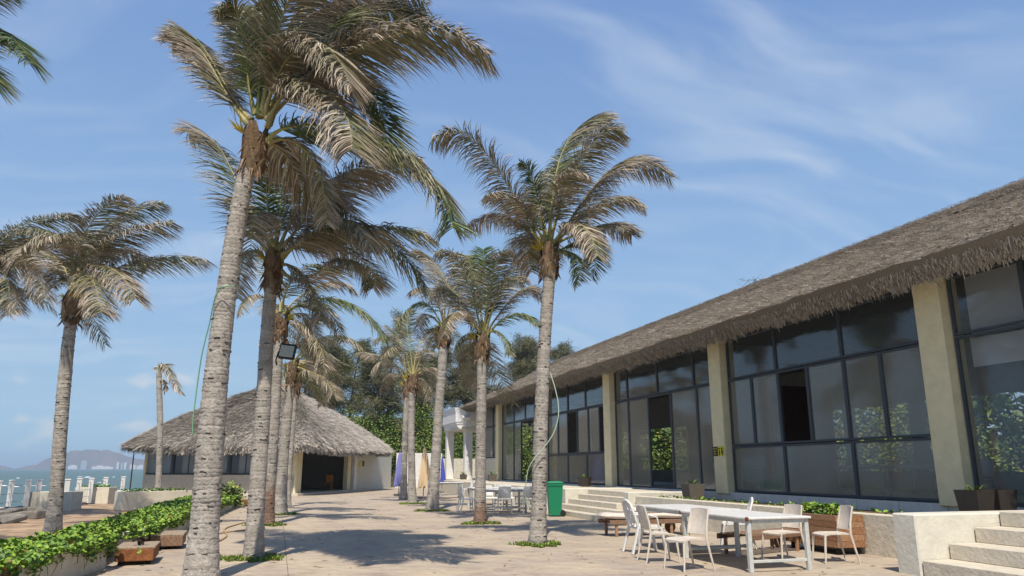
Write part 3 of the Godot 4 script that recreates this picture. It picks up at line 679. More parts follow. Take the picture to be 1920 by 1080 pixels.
	bx("ceiling", Vector3(16.0, 5.45, -24.75), Vector3(7.2, 0.08, 42.8), M.dark_wood, B, 0.0)
	for i in 9:
		bx("rafter", Vector3(16.0, 5.30, -6.0 - i * 4.7), Vector3(7.1, 0.2, 0.12), M.dark_wood, B)
	bx("partition", Vector3(16.8, 2.45, -21.5), Vector3(2.4, 3.4, 0.12), M.red_wood, B, 0.0)
	bx("partition", Vector3(18.3, 2.45, -29.5), Vector3(2.4, 3.4, 0.12), M.red_wood, B, 0.0)
	# roof: thick sagging thatch, hipped at the far end
	var f := FastNoiseLite.new(); f.seed = 4; f.frequency = 0.6
	var prof := func(t: float, side: float, zz: float) -> Vector3:
		# t 0 at the eave, 1 at the ridge
		var hip := clampf((zz + 47.6) / 4.6, 0.0, 1.0)
		var tt := minf(t, hip) if hip < 1.0 else t
		var x := lerpf(10.95 + 0.10 * f.get_noise_2d(zz * 2.2, 77.0) + 0.07 * f.get_noise_2d(zz * 7.0, 99.0), 16.0, t)
		var y := lerpf(5.20, 7.86, tt) - 0.10 * sin(PI * tt) + 0.06 * f.get_noise_2d(zz * 0.5, t * 9.0 + side * 40.0) + 0.05 * f.get_noise_2d(zz * 2.4, t * 26.0)
		return Vector3(x if side > 0 else 32.0 - x, y, zz)
	s = Shape.new()
	var us := Shape.new()
	for side in [1.0, -1.0]:
		var rws := []
		var und := []
		for i in 111:
			var zz := -1.2 - i * 0.422
			var line := PackedVector3Array()
			var lo: Vector3 = prof.call(0.0, side, zz)
			var jag := 0.10 * f.get_noise_2d(zz * 3.0, 5.0) + 0.08 * f.get_noise_2d(zz * 9.0, 15.0)
			line.append(Vector3(12.2 if side > 0 else 19.8, 5.46, zz))
			line.append(lo + Vector3(0.75 * side, -0.18 + jag, 0))
			line.append(lo + Vector3(0.60 * side, -0.26 + jag, 0))
			line.append(lo + Vector3(0.26 * side, -0.14 + jag * 0.5, 0))
			for k in 13:
				line.append(prof.call(k / 12.0, side, zz))
			und.append(line.slice(0, 5))
			rws.append(line.slice(4))
		s.sheet(rws)
		us.sheet(und)
	for e in [[-1.2, Vector3.BACK]]:
		s.quad(Vector3(10.95, 4.8, -1.2), Vector3(16, 7.7, -1.2), Vector3(21.05, 4.8, -1.2), Vector3(16, 5.2, -1.2), Vector3.BACK)
	var roof := obj("roof", s, M.thatch_base, B)
	obj("eave_underside", us, M.thatch_base, roof)
	rng.seed = 11
	var list := []
	var down := Vector3(-5.05, -2.7, 0).normalized()
	var nor := Vector3(-2.7, 5.05, 0).normalized()
	for i in 85000:
		var t := rng.randf()
		var zz := -1.3 - 46.0 * rng.randf()
		var p: Vector3 = prof.call(t, 1.0, zz)
		var worn := 0.5 + 0.5 * f.get_noise_2d(zz * 0.7, t * 6.0)
		list.append([Transform3D(lay(p + nor * rr(0.0, 0.03), down, nor, rr(-1.1, 1.1), rr(-0.02, 0.42), rr(0.4, 1.1))), straw_colour(0.32 + 0.35 * worn)])
	strands("thatch", list, straw(0.020, 0.26), roof)
	list = []
	for i in 42000:
		var zz := -1.3 - 46.0 * rng.randf()
		var lo: Vector3 = prof.call(0.0, 1.0, zz)
		var jag := 0.10 * f.get_noise_2d(zz * 3.0, 5.0) + 0.08 * f.get_noise_2d(zz * 9.0, 15.0)
		var u := rng.randf()
		var p := lo + Vector3(0.13 + 0.46 * u, -0.02 - 0.20 * u + jag * u, 0)
		var dd := Vector3(rr(0.05, 0.7), -0.8, rr(-0.35, 0.35)).normalized()
		list.append([Transform3D(lay(p, dd, Vector3(-0.95, rr(-0.3, 0.1), 0).normalized(), 0.0, 0.0, rr(0.4, 1.0) if i % 25 else rr(1.0, 1.7))), straw_colour(0.3)])
	strands("eave_fringe", list, straw(0.03, 0.17), roof)
	# ridge roll with lifted edges
	s = Shape.new()
	var rws2 := []
	for i in 84:
		var zz := -1.2 - i * 0.5
		var line := PackedVector3Array()
		for k in 7:
			var u := k / 6.0 * 2.0 - 1.0
			line.append(Vector3(16.0 + u * 0.75, 7.93 - absf(u) * 0.475 + 0.03 * f.get_noise_2d(zz, u * 3.0), zz))
		rws2.append(line)
	s.sheet(rws2)
	var cap := obj("ridge_cap", s, M.thatch_base, roof)
	list = []
	for i in 9000:
		var u := rng.randf()
		var zz := -1.3 - 41.0 * rng.randf()
		list.append([Transform3D(lay(Vector3(16.0 - u * 0.8, 7.96 - u * 0.50, zz), down, nor, rr(-0.9, 0.9), rr(-0.05, 0.2), rr(0.6, 1.2))), straw_colour(0.35)])
	strands("ridge_straw", list, straw(0.017, 0.36), roof)
	# sign on the second column: two figures on yellow, with an arrowed black panel
	var sg := thing("restroom_sign", "yellow and black restroom sign with two figures on a column", "sign", Vector3(12.04, 1.92, -19.05))
	bx("plate", Vector3.ZERO, Vector3(0.012, 0.26, 0.30), M.sign_yellow, sg, 0.002)
	bx("panel", Vector3(0, 0, -0.30), Vector3(0.012, 0.26, 0.28), M.sign_black, sg, 0.002)
	for e in [-0.07, 0.07]:
		s = Shape.new()
		s.box(Vector3(-0.009, -0.02, e), Vector3(0.006, 0.10, 0.055 if e < 0 else 0.08), 0.002)
		s.box(Vector3(-0.009, -0.09, e), Vector3(0.006, 0.06, 0.035), 0.002)
		s.lathe([Vector2(0.001, -0.028), Vector2(0.02, -0.018), Vector2(0.028, 0.0), Vector2(0.02, 0.018), Vector2(0.001, 0.028)], 10, Vector3(-0.009, 0.07, e))
		obj("figure", s, M.sign_black, sg)
	for k in 3:
		bx("bar", Vector3(-0.008, 0.07 - k * 0.07, -0.30), Vector3(0.006, 0.018, 0.2 - 0.04 * k), M.sign_yellow, sg, 0.001)

func stair(called: String, label: String, at: Vector3, width_lo: float, width: float, rise: float, run: float, count: int) -> void:
	# treads climb towards +x from at; z runs away from the camera
	var t := thing(called, label, "steps", at)
	for i in count:
		var w := width_lo if i < 2 else width
		var x0 := run * i
		var L := 3.2 - x0
		bx("step", Vector3(x0 + L / 2, rise * (i + 0.5), (w / 2 if i < 2 else w / 2) - width / 2 if i < 2 else 0.0), Vector3(L, rise - 0.002, w), M.step_stone, t, 0.008)

func make_terrace() -> void:
	# retaining wall of the planting bed
	var t := thing("retaining_wall", "low cream retaining wall of the planting bed under the windows", "wall")
	bx("wall", Vector3(9.98, 0.33, -15.0), Vector3(0.22, 0.70, 10.4), M.cream_wall, t, 0.015)
	bx("soil", Vector3(11.1, 0.27, -15.0), Vector3(2.0, 0.62, 10.4), M.earth, t, 0.0)
	var w2 := thing("retaining_wall", "low cream retaining wall behind the far dining tables", "wall")
	bx("wall", Vector3(9.75, 0.37, -35.5), Vector3(0.22, 0.76, 20.0), M.cream_wall, w2, 0.015)
	bx("terrace", Vector3(11.0, 0.365, -35.5), Vector3(2.26, 0.75, 20.0), M.step_stone, w2, 0.0)
	# cheeks
	var c := thing("stair_cheek", "cream stair wall with a crack beside the wide near steps", "wall")
	bx("wall", Vector3(10.35, 0.40, -9.02), Vector3(3.5, 0.84, 0.42), M.white_wall, c, 0.02)
	var ck := Shape.new()
	ck.tube([Vector3(9.9, 0.66, -8.81), Vector3(10.2, 0.69, -8.81), Vector3(10.5, 0.725, -8.81), Vector3(10.9, 0.735, -8.81), Vector3(11.3, 0.765, -8.81)], [0.001, 0.002, 0.0025, 0.002, 0.001], 5)
	obj("crack", ck, M.joint, c)
	c = thing("stair_cheek", "cream stair wall beside the green wheelie bin", "wall")
	bx("wall", Vector3(10.75, 0.38, -24.95), Vector3(2.75, 0.80, 0.9), M.white_wall, c, 0.02)
	c = thing("stair_cheek", "cream stair wall behind the long white table", "wall")
	bx("wall", Vector3(10.9, 0.38, -20.45), Vector3(2.4, 0.80, 0.32), M.white_wall, c, 0.02)
	# stairs: step boxes stacked, each a part
	var a := thing("stairs", "wide pale steps beside the cracked cream wall", "steps")
	for i in 4:
		var x0 := 8.62 + 0.5 * i
		bx("step", Vector3((x0 + 12.1) / 2, 0.105 + 0.21 * i, -6.3), Vector3(12.1 - x0, 0.208, 4.98), M.step_stone, a, 0.01)
	a = thing("stairs", "pale steps rising to the open glass door behind the sun lounger", "steps")
	for i in 5:
		var x0 := 8.75 + 0.36 * i
		var z1 := -17.4 if i < 2 else -20.62
		bx("step", Vector3((x0 + 12.1) / 2 if i > 1 else x0 + 0.5, 0.075 + 0.15 * i, (z1 - 24.48) / 2), Vector3(12.1 - x0 if i > 1 else 1.0, 0.149, 24.48 + z1), M.step_stone, a, 0.01)
	# concrete porch beyond the far end
	var p := thing("concrete_porch", "white concrete porch roof on pillars beyond the thatch", "porch")
	var s := Shape.new()
	var outline := [[0.0, 4.0], [0.0, 4.18], [0.06, 4.2], [0.06, 4.32], [0.12, 4.34], [0.12, 4.9], [0.2, 5.25]]
	var rws := []
	for q in outline:
		var i: float = 0.16 - q[0]
		rws.append(PackedVector3Array([Vector3(15, q[1], -46.9 - i), Vector3(11.3, q[1], -46.9 - i), Vector3(10.7 + i, q[1], -47.5), Vector3(10.7 + i, q[1], -51.6), Vector3(15, q[1], -51.6)]))
	for i in rws.size() - 1:
		for k in 4:
			s.quad(rws[i][k], rws[i][k + 1], rws[i + 1][k + 1], rws[i + 1][k], Vector3(-1, 0, 1))
	s.quad(Vector3(11, 5.25, -47.0), Vector3(15, 5.25, -47.0), Vector3(15, 5.25, -51.6), Vector3(11, 5.25, -51.6), Vector3.UP)
	obj("fascia", s, M.bright_wall, p)
	bx("soffit", Vector3(13.0, 3.93, -49.3), Vector3(4.2, 0.14, 4.4), M.white_wall, p, 0.02)
	for q in [Vector3(11.15, 2.3, -51.0), Vector3(11.6, 2.3, -47.6), Vector3(14.6, 2.3, -51.0)]:
		bx("pillar", q, Vector3(0.5, 3.14, 0.5), M.bright_wall, p, 0.02)
	bx("plinth", Vector3(12.8, 0.38, -49.4), Vector3(4.6, 0.78, 5.0), M.cream_wall, p, 0.01)
	s = Shape.new()
	s.box(Vector3.ZERO, Vector3(0.5, 0.22, 0.3), 0.02, Basis(Vector3.RIGHT, 0.5))
	obj("floodlight", s, M.far_white, p).position = Vector3(11.2, 4.55, -46.6)

# ---------------------------------------------------------------- the square thatched hut
func make_hut() -> void:
	var H := thing("thatched_hut", "square beige hut with a shaggy pyramid thatch roof", "building", Vector3(1.0, 0, -43.4), atan2(0.89, 0.46))
	# local frame: +x along the door side, -z along the window side
	bx("plinth", Vector3(5.2, 0.05, -4.6), Vector3(10.9, 0.14, 9.8), M.step_stone, H, 0.01)
	bx("base_wall", Vector3(0.1, 0.6, -4.6), Vector3(0.2, 1.0, 9.0), M.hut_wall, H, 0.01)
	for i in 6:
		var z := -0.55 - i * 1.74
		bx("post", Vector3(0.1, 1.8, z + 0.03), Vector3(0.16, 1.4, 0.12), M.column_paint if i == 5 else M.frame_metal, H)
		if i < 5:
			var s := Shape.new()
			s.box(Vector3(0, 0.62, 0), Vector3(0.06, 0.05, 1.6), 0.004)
			s.box(Vector3(0, -0.62, 0), Vector3(0.06, 0.05, 1.6), 0.004)
			s.box(Vector3(0, 0, 0.1), Vector3(0.05, 1.2, 0.05), 0.004)
			var w := obj("window", s, M.frame_metal, H)
			w.position = Vector3(0.1, 1.78, z - 0.87)
			bx("pane", Vector3.ZERO, Vector3(0.006, 1.2, 1.56), M.clear_glass, w, 0.0)
			var cu := Shape.new()
			var rws := []
			for k in 2:
				var line := PackedVector3Array()
				for j in 17:
					line.append(Vector3(0.16 + 0.03 * sin(j * 1.9), 1.2 - 2.4 * k * 0.5 - 0.6, -0.75 + j * 0.085))
				rws.append(line)
			cu.sheet(rws)
			var cw := obj("curtain", cu, M.curtain, w)
			cw.position.z = 0.0 if i % 2 == 0 else 0.35
	# door side
	bx("corner_column", Vector3(0.35, 1.22, -0.12), Vector3(0.7, 2.3, 0.24), M.column_paint, H)
	bx("header", Vector3(4.1, 2.42, -0.1), Vector3(8.1, 0.16, 0.2), M.dark_wood, H)
	bx("column", Vector3(7.45, 1.22, -0.15), Vector3(0.5, 2.3, 0.3), M.column_paint, H)
	bx("column", Vector3(8.1, 1.22, -0.02), Vector3(0.42, 2.3, 0.4), M.bright_wall, H)
	bx("side_wall", Vector3(12.2, 1.22, -0.32), Vector3(7.8, 2.44, 0.2), M.white_wall, H)
	bx("back_wall", Vector3(10.4, 1.3, -4.8), Vector3(0.2, 2.4, 8.8), M.hut_wall, H, 0.0)
	bx("back_wall", Vector3(5.2, 1.3, -9.2), Vector3(10.2, 2.4, 0.2), M.hut_wall, H, 0.0)
	bx("ceiling", Vector3(5.2, 2.56, -4.7), Vector3(10.4, 0.06, 9.2), M.dark_wood, H, 0.0)
	var pole := Shape.new()
	pole.tube([Vector3(-0.5, 0.2, -9.6), Vector3(-0.45, 2.5, -9.65)], [0.035, 0.03], 8)
	obj("pole", pole, M.dark_wood, H)
	# roof
	var f := FastNoiseLite.new(); f.seed = 14; f.frequency = 0.5
	var apex := Vector3(5.7, 6.85, -4.65)
	var ov := 1.15
	var cor := [Vector3(-ov, 0, ov), Vector3(11.6 + ov, 0, ov), Vector3(11.6 + ov, 0, -9.3 - ov), Vector3(-ov, 0, -9.3 - ov)]
	var at := func(side: int, u: float, t: float) -> Vector3:
		# the eave corners are rounded and the slope sags a little
		var a: Vector3 = cor[side]; var b: Vector3 = cor[(side + 1) % 4]
		var e := a.lerp(b, u)
		var cu := pow(absf(u * 2.0 - 1.0), 5.0)
		e = e.lerp(Vector3(apex.x, 0, apex.z), 0.055 * cu)
		var p := e.lerp(Vector3(apex.x, 0, apex.z), t)
		p.y = lerpf(2.74, apex.y, pow(maxf(t, 0.0), 0.86)) + 0.08 * f.get_noise_3d(p.x, p.z, 3.0) - 0.12 * (1.0 - cu) * (1.0 - t)
		return p
	var roof: MeshInstance3D
	for side in 4:
		var s := Shape.new()
		var rws := []
		for k in 22:
			var line := PackedVector3Array()
			for j in 31:
				var u := j / 30.0
				if k == 0:
					var e: Vector3 = at.call(side, u, 0.14)
					line.append(Vector3(e.x, 2.52, e.z))
				elif k == 1:
					var e: Vector3 = at.call(side, u, 0.015)
					line.append(e + Vector3(0, -0.32 + 0.14 * f.get_noise_2d(u * 40.0, side * 9.0), 0))
				else:
					line.append(at.call(side, u, (k - 2) / 19.0))
			rws.append(line)
		s.sheet(rws)
		if side == 0:
			roof = obj("roof", s, M.thatch_base, H)
		else:
			obj("roof_slope", s, M.thatch_base, H)
	rng.seed = 15
	var list := []
	for side in [0, 3, 1]:
		for i in (30000 if side != 1 else 7000):
			var t := 1.0 - sqrt(rng.randf())
			var u := rng.randf()
			var p: Vector3 = at.call(side, u, t)
			var q: Vector3 = at.call(side, u, minf(t + 0.05, 1.0))
			var r: Vector3 = at.call(side, minf(u + 0.02, 1.0), t) - at.call(side, maxf(u - 0.02, 0.0), t)
			var dn := (p - q).normalized()
			if t > 0.99: continue
			var no := r.cross(-dn).normalized()
			if no.y < 0: no = -no
			var band := 0.5 + 0.5 * f.get_noise_2d(u * 14.0, t * 8.0 + side * 31.0)
			var low := 0.22 if t < 0.16 and fmod(u * 9.0 + side, 1.0) < 0.55 else 0.0
			list.append([Transform3D(lay(p + no * rr(0.0, 0.06), dn, no, rr(-0.5, 0.5), rr(-0.03, 0.34), rr(0.4, 1.2))), straw_colour(0.06 + 0.26 * band + low)])
	strands("thatch", list, straw(0.034, 0.5), roof)
	list = []
	for side in [0, 3, 1]:
		for i in 6500:
			var u := rng.randf()
			var p: Vector3 = at.call(side, u, rr(-0.012, 0.03))
			var o := Vector3(p.x - apex.x, 0, p.z - apex.z).normalized()
			var dd := (o * rr(-0.1, 0.7) + Vector3(rr(-0.2, 0.2), -0.9, rr(-0.2, 0.2))).normalized()
			list.append([Transform3D(lay(p + Vector3(0, rr(-0.24, 0.04), 0), dd, (o + Vector3(0, 0.3, 0)).normalized(), 0.0, 0.0, rr(0.4, 1.0))), straw_colour(0.22 + 0.5 * rng.randf() * float(fmod(u * 9.0, 1.0) < 0.5))])
	strands("eave_fringe", list, straw(0.05, 0.34), roof)
	# ragged ends of palm leaf at the peak
	list = []
	for i in 160:
		var a := rr(0, TAU)
		var dd := Vector3(cos(a) * 0.8, rr(-0.5, 0.9), sin(a) * 0.8).normalized()
		list.append([Transform3D(lay(apex + Vector3(0, -0.15, 0), dd, dd.cross(Vector3(0.3, 0.1, 0.9)).normalized(), 0.0, 0.0, rr(0.6, 1.5))), straw_colour(0.55)])
	strands("peak_tuft", list, straw(0.06, 0.5), roof)
	var sg := thing("hut_sign", "small yellow and black sign on the hut's white wall", "sign")
	sg.transform = H.transform * Transform3D(Basis.IDENTITY, Vector3(10.1, 1.72, -0.2))
	bx("plate", Vector3(-0.2, 0, 0), Vector3(0.42, 0.34, 0.02), M.sign_yellow, sg, 0.003)
	bx("panel", Vector3(0.2, 0.03, 0), Vector3(0.36, 0.36, 0.02), M.sign_black, sg, 0.003)
	# furniture inside the doorway
	for e in [["orange wooden chair just inside the hut doorway", Vector3(2.2, 0.12, -1.1), 0.6], ["orange wooden chair deeper in the hut, by the column", Vector3(6.6, 0.12, -1.0), -1.4]]:
		var ch := thing("wooden_chair", e[0], "chair", H.transform * e[1], H.rotation.y + e[2], "orange chairs in the hut")
		bx("seat", Vector3(0, 0.44, 0), Vector3(0.46, 0.05, 0.44), M.chair_orange, ch)
		bx("backrest", Vector3(0, 0.70, -0.2), Vector3(0.46, 0.44, 0.03), M.chair_orange, ch)
		for x in [-0.2, 0.2]:
			for z in [-0.19, 0.19]:
				bx("leg", Vector3(x, 0.21, z), Vector3(0.04, 0.42, 0.04), M.chair_orange, ch)
	var tb := thing("side_table", "small white table just inside the hut doorway", "table", H.transform * Vector3(1.25, 0.12, -1.2), H.rotation.y)
	bx("top", Vector3(0, 0.72, 0), Vector3(0.7, 0.05, 0.7), M.table_white, tb)
	for x in [-0.3, 0.3]:
		for z in [-0.3, 0.3]:
			bx("leg", Vector3(x, 0.35, z), Vector3(0.08, 0.69, 0.08), M.table_white, tb)
	# white garden wall beyond the hut
	var w := thing("garden_wall", "bright white garden wall beyond the hut", "wall")
	bx("wall", Vector3(10.6, 1.25, -59.5), Vector3(3.6, 2.7, 0.2), M.bright_wall, w)
	w = thing("garden_wall", "beige garden wall behind the folded umbrellas", "wall")
	bx("wall", Vector3(14.5, 1.1, -60.4), Vector3(4.5, 2.2, 0.2), M.cream_wall, w)

# ---------------------------------------------------------------- palms
func bez(p: Array, t: float) -> Vector3:
	var u := 1.0 - t
	return p[0] * (u * u * u) + p[1] * (3 * u * u * t) + p[2] * (3 * u * t * t) + p[3] * (t * t * t)
# a curve through the four given points
func through(q: Array) -> Array:
	var c1: Vector3 = (q[0] * -5.0 + q[1] * 18.0 - q[2] * 9.0 + q[3] * 2.0) / 6.0
	var c2: Vector3 = (q[0] * 2.0 - q[1] * 9.0 + q[2] * 18.0 - q[3] * 5.0) / 6.0
	return [q[0], c1, c2, q[3]]
const WIND := Vector3(0.93, 0.0, 0.2)

func add_frond(parent: Node, q: Array, brown: float, count: int, length: float, thick: float, wide: float) -> void:
	var p := through(q)
	var s := Shape.new()
	var pts := []
	var rad := []
	for i in 15:
		var t := i / 14.0
		pts.append(bez(p, t))
		rad.append(thick * (1.7 * exp(-t * 9.0) + lerpf(0.9, 0.16, t)))
	s.tube(pts, rad, 6)
	var gr := clampf(1.15 - brown, 0.15, 1.0)
	for i in s.v.size():
		var k := rr(0.9, 1.1)
		s.c[i] = Color(lerpf(0.34, 0.30, gr) * k, lerpf(0.26, 0.32, gr) * k, lerpf(0.14, 0.09, gr) * k)
	var o := obj("frond", s, M.frond, parent)
	s = Shape.new()
	var patch := FastNoiseLite.new()
	patch.seed = rng.randi() % 9999
	patch.frequency = 1.0
	for i in count:
		var t := lerpf(0.13, 1.0, pow((i + rng.randf()) / count, 0.92))
		var P := bez(p, t)
		var T := (bez(p, minf(t + 0.02, 1.0)) - bez(p, maxf(t - 0.02, 0.0))).normalized()
		var S := T.cross(Vector3.UP)
		S = S.normalized() if S.length() > 0.15 else T.cross(Vector3(0.3, 0, -0.95)).normalized()
		var N := S.cross(T).normalized()
		for sd in [-1.0, 1.0]:
			if rng.randf() < 0.07: continue
			var L := length * (0.5 + 0.5 * sin(PI * clampf(0.15 + t * 0.7, 0.0, 1.0))) * (1.0 if t < 0.85 else lerpf(1.0, 0.6, (t - 0.85) / 0.15)) * rr(0.85, 1.08)
			var d: Vector3 = (S * sd * rr(0.65, 0.95) + T * rr(0.35, 0.65) + N * rr(-0.35, 0.05)).normalized()
			var droop := rr(0.20, 0.44) * (0.75 + 0.45 * brown)
			var blow := rr(0.08, 0.21)
			# leaf tissue: green where alive, tan to grey where salt wind has dried it
			var b := clampf(brown - 0.13 + 0.45 * patch.get_noise_2d(t * 3.0, sd * 9.0) + rr(-0.16, 0.16), 0.0, 1.0)
			var bleach_glint := rng.randf()
			var dry := Color(0.25, 0.185, 0.135).lerp(Color(0.68, 0.60, 0.50), bleach_glint * bleach_glint * 0.9)  # pale end: bleached tissue, with glossy highlights also put into the colour
			var live := Color(0.05, 0.10, 0.024).lerp(Color(0.17, 0.21, 0.055), rng.randf() * 0.7)
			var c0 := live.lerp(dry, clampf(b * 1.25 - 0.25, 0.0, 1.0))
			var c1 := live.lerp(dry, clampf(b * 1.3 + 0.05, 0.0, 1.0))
			var w := wide * rr(0.75, 1.25)
			var x := P
			var pl := Vector3.ZERO; var pr := Vector3.ZERO
			var roll := rr(-0.9, 0.9)
			var ws := [0.55, 1.0, 0.85, 0.5, 0.0]
			var segs := 4
			for k in segs + 1:
				var side := (T - d * T.dot(d)).normalized().rotated(d, roll)
				var a: Vector3 = x - side * (w * ws[k] * 0.5)
				var e: Vector3 = x + side * (w * ws[k] * 0.5)
				if k > 0:
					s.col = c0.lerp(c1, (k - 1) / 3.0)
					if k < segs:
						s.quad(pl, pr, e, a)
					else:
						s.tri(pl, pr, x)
				pl = a; pr = e
				x += d * (L / segs)
				d = (d + Vector3.DOWN * droop * 0.62 + WIND * blow).normalized()
	stuff(obj("leaflets", s, M.frond, o))

func make_trunk(rows: Array, sides: int, ring: float, foot: float) -> Shape:
	var s := Shape.new()
	# resample the given axis evenly
	var ax := []
	for i in rows.size() - 1:
		var a: Array = rows[i]; var b: Array = rows[i + 1]
		var pa := Vector3(a[0], a[1], a[2]); var pb := Vector3(b[0], b[1], b[2])
		var m := maxi(1, int(pa.distance_to(pb) / ring))
		for k in m:
			var t := float(k) / m
			# soften the corners of the axis
			var pm := Vector3.ZERO
			var a0: Array = rows[maxi(i - 1, 0)]; var b1: Array = rows[mini(i + 2, rows.size() - 1)]
			pm = pa.cubic_interpolate(pb, Vector3(a0[0], a0[1], a0[2]), Vector3(b1[0], b1[1], b1[2]), t)
			ax.append([pm, lerpf(a[3], b[3], t)])
	var f := FastNoiseLite.new(); f.seed = rng.randi() % 999; f.frequency = 1.0
	var out := []
	var cols := []
	var n := ax.size()
	for i in n:
		var c: Vector3 = ax[i][0]
		var up: Vector3 = ((ax[mini(i + 1, n - 1)][0] as Vector3) - (ax[maxi(i - 1, 0)][0] as Vector3)).normalized()
		var xs := up.cross(Vector3.BACK).normalized()
		var zs := xs.cross(up)
		var y := c.y
		var flare := 1.0 + 0.30 * exp(-y * 3.2)
		var tone := rr(0.82, 1.12)
		var amp := rr(0.1, 1.0)
		var skew := rr(-0.25, 0.25) * ring
		for sub in 3:
			var line := PackedVector3Array()
			var lc := PackedColorArray()
			for j in sides:
				var a := TAU * j / sides
				var lump := 1.0 + 0.05 * f.get_noise_3d(cos(a) * 2.0, y * 2.2, sin(a) * 2.0) + 0.03 * f.get_noise_3d(cos(a) * 7.0, y * 9.0, sin(a) * 7.0)
				var r: float = ax[i][1] * 0.90 * flare * lump * (1.0 + ([0.022, 0.0, -0.065][sub]) * amp + 0.05 * f.get_noise_3d(cos(a) * 1.5 + 9.0, i * 1.7, sin(a) * 1.5))
				var hgt: float = [0.0, 0.72, 0.93][sub] * ring + skew * cos(a * 1.0 + i * 0.7) * 1.2 + 0.035 * f.get_noise_3d(cos(a) * 3.0, i * 3.1, sin(a) * 3.0)
				line.append(c + (xs * cos(a) + zs * sin(a)) * r + up * hgt)
				var m := tone * (1.0 + 0.30 * f.get_noise_3d(cos(a) * 4.0 + 30.0, y * 5.0, sin(a) * 4.0))
				var red := clampf(f.get_noise_3d(cos(a) * 1.3, y * 0.9 + 50.0, sin(a) * 1.3) - 0.4, 0.0, 0.3) + (0.55 * clampf(1.0 - (y - foot) * 3.0 + f.get_noise_3d(cos(a) * 2.0, y * 4.0, sin(a) * 2.0), 0.0, 1.0) if foot > 0.0 else 0.0)
				lc.append(Color((0.52 - red * 0.36) * m, (0.478 - red * 0.48) * m, (0.43 - red * 0.48) * m))
			out.append(line)
			cols.append(lc)
	s.sheet(out, true, cols)
	# pits and scars
	for i in int(n * 0.9):
		var k := rng.randi() % n
		if k < 3: continue
		var a := rr(0, TAU)
		var r: float = ax[k][1] * 0.90 * (1.0 + 0.30 * exp(-(ax[k][0] as Vector3).y * 3.2))
		var o := Vector3(cos(a), 0, sin(a))
		s.col = Color(0.05, 0.035, 0.025)
		s.box((ax[k][0] as Vector3) + o * r * 1.0, Vector3(rr(0.02, 0.10), rr(0.006, 0.018), 0.02), 0.002, Basis(Vector3.UP, -a + PI / 2) * Basis(Vector3.BACK, rr(-0.25, 0.25)))
	return s

